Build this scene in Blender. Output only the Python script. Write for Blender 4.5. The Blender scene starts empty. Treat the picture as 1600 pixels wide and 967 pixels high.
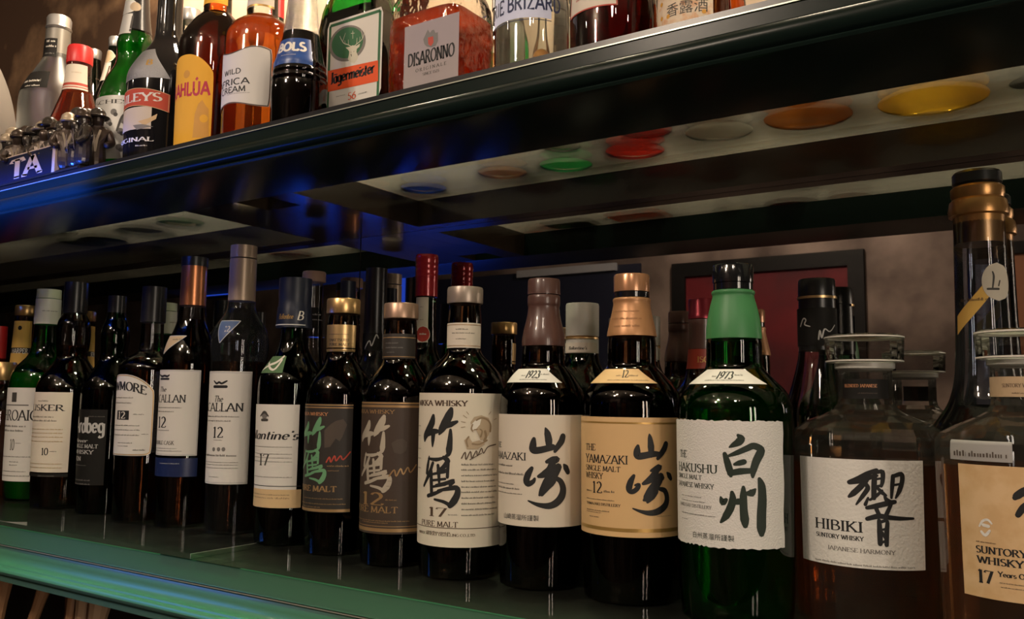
import bpy, bmesh, math, random
from mathutils import Matrix, Vector
S = bpy.context.scene
COL = S.collection
# ------------------------------------------------------------------ camera
FPX, PITCH, YAW, ROLL, CZ = 1348.4, 0.104645, 0.58485, 0.013251, 0.182
cp, sp, cy_, sy_ = math.cos(PITCH), math.sin(PITCH), math.cos(YAW), math.sin(YAW)
fwd = Vector((-sy_*cp, cy_*cp, sp)); r0 = Vector((cy_, sy_, 0)); u0 = r0.cross(fwd)
rt = r0*math.cos(ROLL)+u0*math.sin(ROLL); up = u0*math.cos(ROLL)-r0*math.sin(ROLL)
cd = bpy.data.cameras.new('camera'); cam = bpy.data.objects.new('camera', cd); COL.objects.link(cam)
cd.sensor_width = 36.0; cd.lens = FPX/1600*36.0; cd.clip_start = 0.01
m = Matrix((rt, up, -fwd)).transposed().to_4x4(); m.translation = Vector((0, 0, CZ)); cam.matrix_world = m
S.camera = cam
# ------------------------------------------------------------------ exposure, world, lights
vs = S.view_settings; vs.view_transform = 'Standard'; vs.look = 'None'; vs.gamma = 1.0; vs.use_curve_mapping = False
vs.exposure = 0.14
S.cycles.max_bounces = 14; S.cycles.transmission_bounces = 14; S.cycles.transparent_max_bounces = 12; S.cycles.glossy_bounces = 6
S.cycles.sample_clamp_indirect = 3.0
W = bpy.data.worlds.new('world'); S.world = W; W.use_nodes = True
W.node_tree.nodes['Background'].inputs[0].default_value = (1.0, 0.86, 0.72, 1); W.node_tree.nodes['Background'].inputs[1].default_value = 0.006
def light(name, kind, loc, power, color, size=0.05, size_y=None, target=None, spread=180):
    d = bpy.data.lights.new(name, kind); d.energy = power; d.color = color
    if kind == 'AREA':
        d.shape = 'RECTANGLE' if size_y else 'DISK'; d.size = size
        d.spread = math.radians(spread)
        if size_y: d.size_y = size_y
    else: d.shadow_soft_size = size
    o = bpy.data.objects.new(name, d); COL.objects.link(o); o.location = loc
    if target is not None: o.rotation_euler = (Vector(target)-Vector(loc)).to_track_quat('-Z', 'Y').to_euler()
    return o
WARM = (1.0, 0.83, 0.67)
light('bar_lamp', 'AREA', (-0.75, -0.85, 1.33), 6.0, WARM, 0.16, None, (-0.7, 0.8, 0.12))
light('bar_lamp', 'AREA', (0.35, -0.85, 1.33), 4.6, WARM, 0.16, None, (-0.3, 0.8, 0.12))
light('tube_lamp', 'AREA', (1.25, -0.52, 0.28), 5.5, (1.0, 0.84, 0.68), 0.12, 0.9, (-0.35, 0.8, 0.15))
light('tube_lamp', 'AREA', (1.42, -0.28, 0.28), 4.2, (1.0, 0.84, 0.68), 0.10, 0.9, (-0.35, 0.8, 0.15))
for lx in (-1.30, -0.95, -0.60, -0.25, 0.10):
    light('shelf_lamp', 'AREA', (lx, 0.80, 1.06), 3.6, (1.0, 0.80, 0.58), 0.08, 0.08, (lx, 0.87, 0.4))
for bx, by, bz in ((-1.6, -.5, 1.25), (-.9, -.2, 1.28), (-.2, -.4, 1.25), (.5, -.6, 1.22), (-2.4, -.3, 1.2), (.9, .1, 1.1)):
    light('room_bulb', 'POINT', (bx, by, bz), 1.8, WARM, 0.02)
light('blue_tube_or_fill', 'AREA', (-1.50, 0.20, 0.05), 0.22, (0.02, 0.10, 1.0), 0.5, 0.03, (-1.05, 0.64, 0.42), 40)
light('blue_tube_or_fill', 'AREA', (-1.40, 0.45, 0.378), 1.7, (0.02, 0.12, 1.0), 0.78, 0.02, (-1.40, 0.577, 0.436), 34)
light('green_strip', 'AREA', (-0.95, 0.595, 0.415), 0.62, (0.28, 1.0, 0.45), 1.4, 0.02, (-0.95, 0.612, 0.0), 18)
light('blue_tube_or_fill', 'AREA', (-1.45, 0.30, 0.22), 0.07, (0.05, 0.22, 1.0), 0.3, 0.15, (-1.05, 0.64, -0.055), 36)  # weak blue fill, added to tint the lower moulding
light('room_lamp', 'POINT', (-1.0, -1.2, 1.30), 36, (1.0, 0.82, 0.66), 0.08)
# ------------------------------------------------------------------ materials
MATS = {}
def mat(name, color=(0.5, 0.5, 0.5), rough=0.5, metal=0.0, trans=0.0, ior=1.45, spec=0.5, coat=0.0, emit=None, es=1.0, bump=None):
    m = bpy.data.materials.new(name); m.use_nodes = True; nt = m.node_tree; b = nt.nodes['Principled BSDF']
    b.inputs['Base Color'].default_value = (*color, 1); b.inputs['Roughness'].default_value = rough; b.inputs['Metallic'].default_value = metal
    b.inputs['Transmission Weight'].default_value = trans; b.inputs['IOR'].default_value = ior; b.inputs['Specular IOR Level'].default_value = spec
    b.inputs['Coat Weight'].default_value = coat; b.inputs['Coat Roughness'].default_value = 0.04
    if emit: b.inputs['Emission Color'].default_value = (*emit, 1); b.inputs['Emission Strength'].default_value = es
    if bump:
        sc, st = bump
        tc = nt.nodes.new('ShaderNodeTexCoord'); n = nt.nodes.new('ShaderNodeTexNoise'); n.inputs['Scale'].default_value = sc; n.inputs['Detail'].default_value = 3
        bp = nt.nodes.new('ShaderNodeBump'); bp.inputs['Strength'].default_value = st; bp.inputs['Distance'].default_value = 0.002
        nt.links.new(tc.outputs['Object'], n.inputs['Vector']); nt.links.new(n.outputs['Fac'], bp.inputs['Height']); nt.links.new(bp.outputs[0], b.inputs['Normal'])
    MATS[name] = m; return m
def mottled(name, c1, c2, scale, rough=0.7, detail=5, lo=0.4, hi=0.62, spec=0.3):
    m = mat(name, c1, rough, spec=spec); nt = m.node_tree; b = nt.nodes['Principled BSDF']
    tc = nt.nodes.new('ShaderNodeTexCoord'); n = nt.nodes.new('ShaderNodeTexNoise'); n.inputs['Scale'].default_value = scale; n.inputs['Detail'].default_value = detail
    cr = nt.nodes.new('ShaderNodeValToRGB'); cr.color_ramp.elements[0].color = (*c1, 1); cr.color_ramp.elements[1].color = (*c2, 1)
    cr.color_ramp.elements[0].position = lo; cr.color_ramp.elements[1].position = hi
    nt.links.new(tc.outputs['Object'], n.inputs['Vector']); nt.links.new(n.outputs['Fac'], cr.inputs[0]); nt.links.new(cr.outputs[0], b.inputs['Base Color'])
    return m
def G(name, c, ior=1.45, rough=0.0, bump=None): return mat(name, c, rough, trans=1.0, ior=ior, bump=bump)
def TG(name, c, ior=1.5, rough=0.0, bump=None):
    "thin glass wall: tinted clear transmission plus a fresnel reflection"
    m = bpy.data.materials.new(name); m.use_nodes = True; nt = m.node_tree; nt.nodes.remove(nt.nodes['Principled BSDF']); out = nt.nodes['Material Output']
    a = nt.nodes.new('ShaderNodeBsdfTransparent'); a.inputs[0].default_value = (*c, 1); g = nt.nodes.new('ShaderNodeBsdfGlossy'); g.inputs['Roughness'].default_value = rough
    f = nt.nodes.new('ShaderNodeFresnel'); f.inputs['IOR'].default_value = ior; x = nt.nodes.new('ShaderNodeMixShader')
    nt.links.new(f.outputs[0], x.inputs[0]); nt.links.new(a.outputs[0], x.inputs[1]); nt.links.new(g.outputs[0], x.inputs[2]); nt.links.new(x.outputs[0], out.inputs[0])
    if bump:
        tc = nt.nodes.new('ShaderNodeTexCoord'); n = nt.nodes.new('ShaderNodeTexNoise'); n.inputs['Scale'].default_value = bump[0]; b = nt.nodes.new('ShaderNodeBump'); b.inputs['Strength'].default_value = bump[1]; b.inputs['Distance'].default_value = .003
        nt.links.new(tc.outputs['Object'], n.inputs['Vector']); nt.links.new(n.outputs['Fac'], b.inputs['Height']); nt.links.new(b.outputs[0], g.inputs['Normal']); nt.links.new(b.outputs[0], f.inputs['Normal'])
    MATS[name] = m
def dust_or_sheen(name, c, amount):
    "thin glass with a scattering film: dust on panels, painted-in reflections on bottles"
    TG(name, c); nt = MATS[name].node_tree; out = nt.nodes['Material Output']; src = out.inputs[0].links[0].from_socket
    t = nt.nodes.new('ShaderNodeBsdfTranslucent'); t.inputs[0].default_value = (.85, .80, .70, 1); d = nt.nodes.new('ShaderNodeBsdfDiffuse'); d.inputs[0].default_value = (.45, .46, .40, 1)
    a = nt.nodes.new('ShaderNodeMixShader'); a.inputs[0].default_value = .5; x = nt.nodes.new('ShaderNodeMixShader'); x.inputs[0].default_value = amount
    nt.links.new(t.outputs[0], a.inputs[1]); nt.links.new(d.outputs[0], a.inputs[2]); nt.links.new(src, x.inputs[1]); nt.links.new(a.outputs[0], x.inputs[2]); nt.links.new(x.outputs[0], out.inputs[0])
def LQ(name, c, tl=0.25, ior=1.34, tw=1.0):
    "liquid: tinted refraction with some scattering in it"
    m = mat(name, c, 0.0, trans=tw, ior=ior, spec=0.2); nt = m.node_tree; b = nt.nodes['Principled BSDF']; out = nt.nodes['Material Output']
    t = nt.nodes.new('ShaderNodeBsdfTranslucent'); t.inputs[0].default_value = (*c, 1); x = nt.nodes.new('ShaderNodeMixShader'); x.inputs[0].default_value = tl
    nt.links.new(b.outputs[0], x.inputs[1]); nt.links.new(t.outputs[0], x.inputs[2]); nt.links.new(x.outputs[0], out.inputs[0])
TG('g_clear', (0.90, 0.92, 0.90));  TG('g_green', (0.12, 0.60, 0.18)); TG('g_dkgreen', (0.10, 0.30, 0.13)); TG('g_brown', (0.42, 0.26, 0.16))
TG('g_hak', (0.12, 0.55, 0.18)); mat('g_black', (0.006, 0.006, 0.007), 0.05, spec=0.6); G('g_frost', (0.90, 0.90, 0.86), rough=0.35); TG('g_amberbrown', (0.72, 0.30, 0.08)); TG('g_tex', (0.93, 0.91, 0.86), bump=(60, 0.9))
TG('g_maroon', (0.45, 0.05, 0.06)); TG('g_bols', (0.25, 0.25, 0.28)); TG('g_stopper', (0.80, 0.80, 0.80)); mat('g_rim', (0.62, 0.58, 0.52), 0.3); TG('g_panel', (0.86, 0.95, 0.90)); TG('g_kirsch', (0.20, 0.72, 0.24)); TG('g_amber2', (0.55, 0.30, 0.12))
dust_or_sheen('g_shelf', (0.86, 0.95, 0.90), .065); dust_or_sheen('g_lower', (0.80, 0.92, 0.85), .028)
dust_or_sheen('g_blueclear', (0.78, 0.84, 0.95), .012); dust_or_sheen('g_decanter', (0.94, 0.94, 0.93), .03)  # film on clear bottle glass stands in for room reflections
LQ('l_dark', (0.20, 0.07, 0.025), .06); LQ('l_amber', (0.60, 0.24, 0.06)); LQ('l_green', (0.08, 0.55, 0.12), .30, tw=.75); LQ('l_orange', (0.95, 0.25, 0.03)); LQ('l_black', (0.05, 0.03, 0.02), .03)
LQ('l_disa', (0.70, 0.15, 0.035)); LQ('l_red', (0.90, 0.06, 0.03), .35); LQ('l_gold', (0.92, 0.58, 0.10), .3); LQ('l_brown', (0.60, 0.27, 0.08), .3); LQ('l_blue', (0.05, 0.16, 0.98), .4); LQ('l_tan', (0.80, 0.50, 0.24), .3); LQ('l_maroon', (0.35, 0.03, 0.05), .2)
LQ('l_grn2', (0.05, 0.80, 0.28), .4); LQ('l_clear', (0.94, 0.92, 0.86), .1); LQ('l_whisky', (0.62, 0.30, 0.11), .12); LQ('l_hakushu', (0.07, 0.30, 0.06), .10, tw=.93)
def GL_(name, c, amount=.60):
    "bright see-through liqueur in a clear bottle"
    TG(name, c, 1.1); nt = MATS[name].node_tree; out = nt.nodes['Material Output']; src = out.inputs[0].links[0].from_socket
    t = nt.nodes.new('ShaderNodeBsdfTranslucent'); t.inputs[0].default_value = (*c, 1); x = nt.nodes.new('ShaderNodeMixShader'); x.inputs[0].default_value = amount
    nt.links.new(src, x.inputs[1]); nt.links.new(t.outputs[0], x.inputs[2]); nt.links.new(x.outputs[0], out.inputs[0])
for n_, c_ in (('s_blue', (.14, .38, 1.0)), ('s_tan', (.90, .62, .34)), ('s_grn', (.16, .98, .48)), ('s_red', (.95, .16, .06)), ('s_clear', (.86, .85, .80)), ('s_brown', (.78, .44, .16)), ('s_gold', (.97, .72, .18)), ('s_orange', (.96, .38, .08))): GL_(n_, c_)
P = lambda n, c, r=0.75, **k: mat(n, c, r, **k)
P('lbl_white', (0.62, 0.59, 0.55)); P('lbl_cream', (0.62, 0.55, 0.46)); P('lbl_cream2', (0.62, 0.56, 0.46)); P('lbl_black', (0.010, 0.009, 0.008), 0.6, spec=0.2); P('lbl_tan', (0.42, 0.30, 0.18)); P('lbl_navy', (0.01, 0.018, 0.07), 0.35)
P('lbl_navy2', (0.008, 0.012, 0.028), 0.35); P('lbl_blue', (0.06, 0.10, 0.22), 0.5); P('lbl_greenleaf', (0.07, 0.14, 0.06)); mat('lbl_gold', (0.62, 0.42, 0.20), 0.32, 0.8); P('lbl_blackbrown', (0.022, 0.017, 0.014), 0.55)
P('lbl_brown', (0.045, 0.028, 0.020), 0.55); P('lbl_ygold', (0.62, 0.40, 0.19), 0.6); P('lbl_copper', (0.5, 0.25, 0.12)); P('lbl_grey', (0.30, 0.29, 0.28)); P('lbl_yellow', (0.70, 0.42, 0.10)); P('lbl_red', (0.35, 0.03, 0.02))
P('lbl_redorange', (0.25, 0.03, 0.015), 0.4); P('lbl_silver', (0.50, 0.49, 0.46), 0.5, metal=0.3); mat('lbl_foil', (0.28, 0.28, 0.29), 0.4, 0.6, bump=(900, 0.5)); P('lbl_kahl', (0.72, 0.37, 0.03)); P('lbl_bols', (0.02, 0.06, 0.22), 0.3)
P('lbl_marie', (0.55, 0.58, 0.75)); P('lbl_mauve', (0.31, 0.265, 0.27)); P('lbl_land', (0.55, 0.47, 0.38)); P('lbl_redbrand', (0.45, 0.06, 0.03)); mottled('lbl_flower', (0.62, 0.50, 0.38), (0.55, 0.26, 0.12), 160, lo=0.5, hi=0.72)
mat('lbl_hak', (0.66, 0.64, 0.61), 0.7, bump=(700, 0.35)); mat('lbl_wash', (0.66, 0.64, 0.60), 0.7, bump=(380, 0.3)); mottled('lbl_hib17', (0.62, 0.43, 0.24), (0.55, 0.36, 0.18), 60); P('lbl_back', (0.45, 0.40, 0.32))
I = lambda n, c, r=0.6, **k: mat(n, c, r, **k)
I('ink', (0.010, 0.010, 0.011)); I('ink2', (0.05, 0.045, 0.04)); I('grey_ink', (0.16, 0.15, 0.14)); I('gold_ink', (0.45, 0.27, 0.08), 0.35, metal=0.5); I('paper_ink', (0.66, 0.62, 0.55)); I('silver_ink', (0.45, 0.44, 0.43), 0.4); I('brown_ink', (0.07, 0.04, 0.025))
I('bronze_ink', (0.36, 0.22, 0.10), 0.4, metal=0.4); I('copper_ink', (0.5, 0.22, 0.10), 0.4); I('foil_ink', (0.52, 0.46, 0.37), 0.45, metal=0.4); I('foil_green', (0.18, 0.42, 0.22), 0.4, metal=0.4); I('red_ink', (0.40, 0.05, 0.03)); I('dim_ink', (0.065, 0.047, 0.036)); I('sepia_ink', (0.40, 0.31, 0.21))
I('sepia_dark', (0.24, 0.17, 0.10)); I('ink_green', (0.012, 0.022, 0.014)); I('copper_dark', (0.30, 0.14, 0.06)); I('gold_paper', (0.55, 0.38, 0.20)); I('kahl_dark', (0.55, 0.27, 0.04)); I('magenta_ink', (0.42, 0.015, 0.05)); I('jgreen', (0.02, 0.11, 0.045)); I('jorange', (0.66, 0.08, 0.015)); I('jdeer', (0.55, 0.52, 0.42)); I('navy_ink', (0.012, 0.02, 0.07))
mat('c_white', (0.60, 0.58, 0.52), 0.35); mat('c_palegreen', (0.52, 0.55, 0.42), 0.4); mat('c_black', (0.010, 0.010, 0.011), 0.28); mat('c_copper', (0.55, 0.22, 0.10), 0.28, 0.85); mat('c_beige', (0.48, 0.36, 0.26), 0.35, 0.3); mat('c_navy', (0.010, 0.014, 0.030), 0.4)
mat('c_gold', (0.72, 0.46, 0.20), 0.3, 0.85); mat('c_bronze', (0.42, 0.27, 0.19), 0.35, 0.7); mat('c_taupe', (0.36, 0.29, 0.24), 0.35, 0.5); mat('c_choc', (0.085, 0.040, 0.032), 0.35, coat=0.3); mat('c_yamcop', (0.48, 0.24, 0.11), 0.38, 0.35); mat('c_yamcap', (0.50, 0.25, 0.13), 0.25, 0.5, coat=0.4)
mat('c_green', (0.045, 0.19, 0.065), 0.45); mat('c_blackgloss', (0.008, 0.008, 0.009), 0.12, coat=0.6); mat('c_red', (0.30, 0.012, 0.018), 0.25, 0.3, coat=0.5); mat('c_redplastic', (0.55, 0.02, 0.02), 0.35); mat('c_cork', (0.34, 0.21, 0.15), 0.6); mat('c_silver', (0.42, 0.41, 0.40), 0.35, 0.8)
mat('c_greysleeve', (0.16, 0.15, 0.13), 0.4, 0.4); mat('c_bolsneck', (0.62, 0.55, 0.44), 0.22, 0.9, bump=(1400, 0.8)); mat('c_maroonmetal', (0.20, 0.02, 0.03), 0.3, 0.6); mat('c_ringgold', (0.42, 0.22, 0.08), 0.3, 0.75); mat('c_yellow', (0.70, 0.42, 0.06), 0.4)
mat('shelf_paint_shaded', (0.0055, 0.011, 0.009), 0.25, spec=0.14, bump=(30, 0.04)); mat('shelf_paint_lit', (0.055, 0.120, 0.082), 0.34, coat=0.1, bump=(40, 0.08)); mat('rail_wood', (0.016, 0.010, 0.007), 0.16, coat=0.4); mat('board_dark', (0.035, 0.036, 0.029), 0.2, coat=0.5); mat('inset_cream', (0.70, 0.62, 0.42), 0.5)  # both shelf fronts share one paint; its lighting is put into the colours
mat('beige_reflection', (0.62, 0.50, 0.40), 0.5); mat('green_reflection', (0.06, 0.26, 0.12), 0.5); mat('edge_pale', (0.42, 0.44, 0.36), 0.3, 0.5); mat('mirror_silver', (0.62, 0.60, 0.58), 0.015, 1.0); mottled('wall_bronze', (0.055, 0.028, 0.015), (0.42, 0.25, 0.13), 6.5, lo=0.45, hi=0.78); mottled('wall_beige', (0.30, 0.23, 0.16), (0.42, 0.33, 0.24), 6)
mottled('plaster_smoke', (0.06, 0.043, 0.036), (0.24, 0.185, 0.155), 2.2, lo=0.42, hi=0.64); mat('floor_dark', (0.03, 0.02, 0.016), 0.4); mat('ceil_cream', (0.70, 0.62, 0.50), 0.8); mat('wall_dark', (0.02, 0.014, 0.010), 0.7); mat('frame_black', (0.004, 0.004, 0.004), 0.6, spec=0.2); mottled('pic_red', (0.11, 0.008, 0.012), (0.035, 0.007, 0.010), 2.0)
mat('board_blue', (0.010, 0.013, 0.030), 0.5); mat('screen_blue', (0.01, 0.02, 0.08), 0.2, emit=(0.03, 0.10, 0.9), es=0.6); mat('pic_brown', (0.20, 0.075, 0.03), 0.5); mat('shade_grey', (0.30, 0.31, 0.33), 0.4); mat('wood_tan', (0.42, 0.22, 0.11), 0.5); mat('wood_pale', (0.55, 0.36, 0.22), 0.5); mat('wood_brown', (0.20, 0.09, 0.045), 0.5)
mat('pewter', (0.05, 0.042, 0.036), 0.25, 0.55, coat=0.3); mat('pewter_brown', (0.045, 0.030, 0.022), 0.3, 0.4); mat('pewter_light', (0.36, 0.29, 0.21), 0.35, 0.4); mat('plaque_blue', (0.008, 0.011, 0.026), 0.35); mat('plaque_cream', (0.50, 0.38, 0.27), 0.5); mat('grey_ceramic', (0.22, 0.20, 0.18), 0.5); mat('shelf_edge', (0.10, 0.13, 0.11), 0.25, 0.3)
# ------------------------------------------------------------------ mesh helpers
def mk(name, verts, faces, mats, parent=None, mi=None, smooth=True, angle=35):
    me = bpy.data.meshes.new(name); me.from_pydata(verts, [], faces)
    for a in mats: me.materials.append(MATS[a])
    if mi: me.polygons.foreach_set('material_index', mi)
    me.polygons.foreach_set('use_smooth', [smooth]*len(faces)); me.update()
    if smooth: me.set_sharp_from_angle(angle=math.radians(angle))
    o = bpy.data.objects.new(name, me); COL.objects.link(o)
    if parent is not None: o.parent = parent
    return o
def fixn(o):
    bm = bmesh.new(); bm.from_mesh(o.data); bmesh.ops.recalc_face_normals(bm, faces=bm.faces); bm.to_mesh(o.data); bm.free(); return o
def empty(name, loc, label, cat, group=None):
    o = bpy.data.objects.new(name, None); COL.objects.link(o); o.location = loc; o.empty_display_size = 0.02
    return tag(o, label, cat, group)
def tag(o, label=None, cat=None, group=None, kind=None):
    if label: o['label'] = label
    if cat: o['category'] = cat
    if group: o['group'] = group
    if kind: o['kind'] = kind
    return o
def box(name, lo, hi, m, parent=None, bev=0.0):
    bm = bmesh.new(); bmesh.ops.create_cube(bm, size=1.0)
    for v in bm.verts: v.co = Vector([(lo[i]+hi[i])/2+v.co[i]*(hi[i]-lo[i]) for i in range(3)])
    if bev: bmesh.ops.bevel(bm, geom=bm.edges[:], offset=bev, segments=2, affect='EDGES')
    me = bpy.data.meshes.new(name); bm.to_mesh(me); bm.free(); me.materials.append(MATS[m])
    o = bpy.data.objects.new(name, me); COL.objects.link(o)
    if parent is not None: o.parent = parent
    return o
def extrude_x(name, prof, x0, x1, m, parent=None):
    n = len(prof); V = [(x0, y, z) for y, z in prof]+[(x1, y, z) for y, z in prof]
    F = [(i, (i+1) % n, n+(i+1) % n, n+i) for i in range(n)]+[tuple(range(n))[::-1], tuple(range(n, 2*n))]
    return fixn(mk(name, V, F, [m], parent, angle=30))
def chaikin(p, it=2):
    for _ in range(it):
        q = [p[0]]
        for a, b in zip(p, p[1:]):
            q += [(a[0]*.75+b[0]*.25, a[1]*.75+b[1]*.25), (a[0]*.25+b[0]*.75, a[1]*.25+b[1]*.75)]
        q.append(p[-1]); p = q
    return p
def interp(p, z):
    if z <= p[0][0]: return p[0][1]
    for a, b in zip(p, p[1:]):
        if a[0] <= z <= b[0]: return a[1]+(b[1]-a[1])*((z-a[0])/max(b[0]-a[0], 1e-9))
    return p[-1][1]
def lathe(prof, seg=48, outline=None, close0=True, close1=True):
    "prof: (z, r) going up; returns verts and faces around the origin axis"
    V, F = [], []
    for z, r in prof:
        for k in range(seg):
            if outline: x, y = outline(2*math.pi*k/seg, r)
            else: x, y = r*math.cos(2*math.pi*k/seg), r*math.sin(2*math.pi*k/seg)
            V.append((x, y, z))
    for i in range(len(prof)-1):
        for k in range(seg):
            k2 = (k+1) % seg; F.append((i*seg+k, i*seg+k2, (i+1)*seg+k2, (i+1)*seg+k))
    if close0: F.append(tuple(range(seg))[::-1])
    if close1: F.append(tuple((len(prof)-1)*seg+k for k in range(seg)))
    return V, F
# ------------------------------------------------------------------ lettering: a broad-nib roman drawn from strokes
GL = {
'A': (.74, "0,0 .36,1|.36,1 .74,0|.14,.34 .60,.34", "0,0 .74,0"), 'B': (.62, ".1,0 .1,1|.1,.98 .28,.98 @.28,.75,.24,.23,90,-90 .1,.52|.1,.52 .32,.52 @.32,.27,.27,.25,90,-90 .1,.02", ""),
'C': (.70, "@.38,.5,.36,.49,50,310", ""), 'D': (.72, ".1,0 .1,1|.1,.98 .3,.98 @.3,.5,.38,.48,90,-90 .1,.02", ""), 'E': (.58, ".1,0 .1,1|.1,.97 .52,.97 .54,.82|.1,.52 .42,.52|.1,.03 .54,.03 .56,.2", ".1,0 .1,1"),
'F': (.56, ".1,0 .1,1|.1,.97 .52,.97 .54,.8|.1,.52 .42,.52", ".1,0"), 'G': (.74, "@.38,.5,.36,.49,50,330 .64,.42|.52,.42 .72,.42", ""), 'H': (.76, ".1,0 .1,1|.64,0 .64,1|.1,.52 .64,.52", ".1,0 .1,1 .64,0 .64,1"),
'I': (.28, ".14,0 .14,1", ".14,0 .14,1"), 'J': (.4, ".26,1 .26,.2 @.1,.2,.16,.2,0,-110", ".26,1"), 'K': (.70, ".1,0 .1,1|.56,1 .14,.46|.24,.58 .66,0", ".1,0 .1,1 .56,1 .64,0"), 'L': (.56, ".1,0 .1,1|.1,.03 .5,.03 .53,.22", ".1,0 .1,1"),
'M': (.88, ".08,0 .12,1|.12,1 .42,.1|.42,.1 .72,1|.72,1 .76,0", ".08,0 .76,0"), 'N': (.76, ".1,0 .1,1|.1,1 .64,.02|.64,.02 .64,1", ".1,0 .64,1"), 'O': (.78, "@.39,.5,.35,.49,0,360", ""), 'P': (.58, ".1,0 .1,1|.1,.98 .28,.98 @.28,.72,.25,.26,90,-90 .1,.46", ".1,0"),
'Q': (.78, "@.39,.5,.35,.49,0,360|.45,.2 .7,-.15", ""), 'R': (.68, ".1,0 .1,1|.1,.98 .28,.98 @.28,.75,.24,.23,90,-90 .1,.52|.3,.52 .64,0", ".1,0 .64,0"), 'S': (.52, "@.26,.75,.2,.23,40,250|@.26,.26,.22,.25,70,-150|.2,.54 .33,.48", ""), 'T': (.64, ".32,0 .32,1|.02,.82 .04,.97 .6,.97 .62,.82", ".32,0"),
'U': (.74, ".1,1 .1,.3 @.36,.3,.26,.29,180,360 .62,1", ".1,1 .62,1"), 'V': (.72, ".02,1 .36,0|.36,0 .70,1", ".04,1 .68,1"), 'W': (1.02, ".02,1 .28,0|.28,0 .5,.95|.5,.95 .74,0|.74,0 1.0,1", ".03,1 .98,1"), 'X': (.7, ".04,1 .66,0|.62,1 .04,0", ".06,0 .64,0"), 'Y': (.68, ".02,1 .34,.46|.66,1 .34,.46|.34,.46 .34,0", ".34,0 .04,1 .64,1"),
'Z': (.62, ".06,.97 .56,.97 .06,.03 .58,.03", ""), '0': (.54, "@.27,.5,.23,.49,0,360", ""), '1': (.36, ".18,0 .18,1|.18,1 .05,.86", ".18,0"), '2': (.54, "@.26,.72,.2,.26,160,-30 .06,.04|.06,.04 .5,.04 .52,.16", ""), '3': (.52, "@.24,.75,.19,.23,150,-90|@.24,.26,.22,.26,90,-150", ""),
'4': (.56, ".4,0 .4,1|.4,1 .03,.28|.03,.28 .54,.28", ".4,0"), '5': (.52, ".46,.97 .14,.97 .1,.56|@.24,.3,.23,.29,110,-140", ""), '6': (.54, ".44,.96 .2,.75 .06,.4|@.28,.3,.22,.29,0,360", ""), '7': (.52, ".04,.82 .06,.97 .5,.97 .2,0", ""), '8': (.54, "@.27,.75,.18,.23,0,360|@.27,.26,.22,.26,0,360", ""), '9': (.54, "@.26,.7,.22,.29,0,360|.48,.7 .4,.3 .12,.03", ""),
'a': (.5, "@.24,.3,.2,.29,0,360|.43,.6 .43,.06 .5,.02", ""), 'b': (.52, ".08,1 .08,.02|@.27,.3,.2,.29,0,360", ""), 'c': (.44, "@.25,.3,.21,.29,50,310", ""), 'd': (.54, ".45,1 .45,.02|@.26,.3,.2,.29,0,360", ""), 'e': (.48, ".05,.32 .43,.34 @.25,.32,.2,.28,10,320", ""), 'f': (.32, ".14,0 .14,.8 @.26,.82,.12,.16,180,50|.02,.6 .3,.6", ""),
'g': (.52, "@.25,.32,.2,.28,0,360|.45,.6 .45,-.1 @.26,-.12,.19,.18,0,-150", ""), 'h': (.54, ".08,0 .08,1|@.26,.4,.18,.2,180,0 .44,0", ""), 'i': (.2, ".1,0 .1,.6|.1,.76 .1,.86", ""), 'k': (.5, ".08,0 .08,1|.42,.6 .1,.26|.18,.34 .46,0", ""), 'l': (.2, ".1,0 .1,1", ""), 'm': (.82, ".08,0 .08,.6|@.24,.4,.16,.2,180,0 .4,0|@.56,.4,.16,.2,180,0 .72,0", ""),
'n': (.54, ".08,0 .08,.6|@.26,.4,.18,.2,180,0 .44,0", ""), 'o': (.52, "@.26,.3,.21,.29,0,360", ""), 'p': (.52, ".08,.6 .08,-.3|@.27,.3,.2,.29,0,360", ""), 'r': (.36, ".08,0 .08,.6|@.24,.42,.15,.18,170,40", ""), 's': (.4, "@.2,.45,.14,.15,40,250|@.2,.16,.15,.15,70,-150", ""), 't': (.32, ".14,.85 .14,.12 @.24,.12,.1,.11,180,290|.02,.6 .3,.6", ""),
'u': (.54, ".08,.6 .08,.2 @.26,.2,.18,.19,180,360 .44,.6|.44,.6 .44,0", ""), 'v': (.5, ".04,.6 .25,0|.25,0 .46,.6", ""), 'w': (.72, ".04,.6 .2,0|.2,0 .36,.55|.36,.55 .52,0|.52,0 .68,.6", ""), 'y': (.5, ".04,.6 .26,.05|.46,.6 .14,-.3", ""), 'ä': (.5, "@.24,.3,.2,.29,0,360|.43,.6 .43,.06 .5,.02|.14,.74 .14,.84|.34,.74 .34,.84", ""),
'Ú': (.74, ".1,1 .1,.3 @.36,.3,.26,.29,180,360 .62,1|.3,1.1 .46,1.28", ""), "'": (.16, ".08,.8 .08,1", ""), '.': (.2, ".08,.0 .08,.1", ""), ',': (.2, ".1,.08 .05,-.12", ""), ' ': (.34, "", ""), '-': (.3, ".04,.4 .26,.4", "")}
def glyph_paths(ch):
    adv, ps, sf = GL.get(ch, GL['-']); paths = []
    for p in ps.split('|'):
        if not p: continue
        pts = []
        for tk in p.split():
            if tk[0] == '@':
                x, y, rx, ry, a0, a1 = map(float, tk[1:].split(',')); n = max(3, int(abs(a1-a0)/24))
                pts += [(x+rx*math.cos(math.radians(a0+(a1-a0)*i/n)), y+ry*math.sin(math.radians(a0+(a1-a0)*i/n))) for i in range(n+1)]
            else: pts.append(tuple(map(float, tk.split(','))))
        paths.append(pts)
    return adv, paths, [tuple(map(float, t.split(','))) for t in sf.split()]
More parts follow.
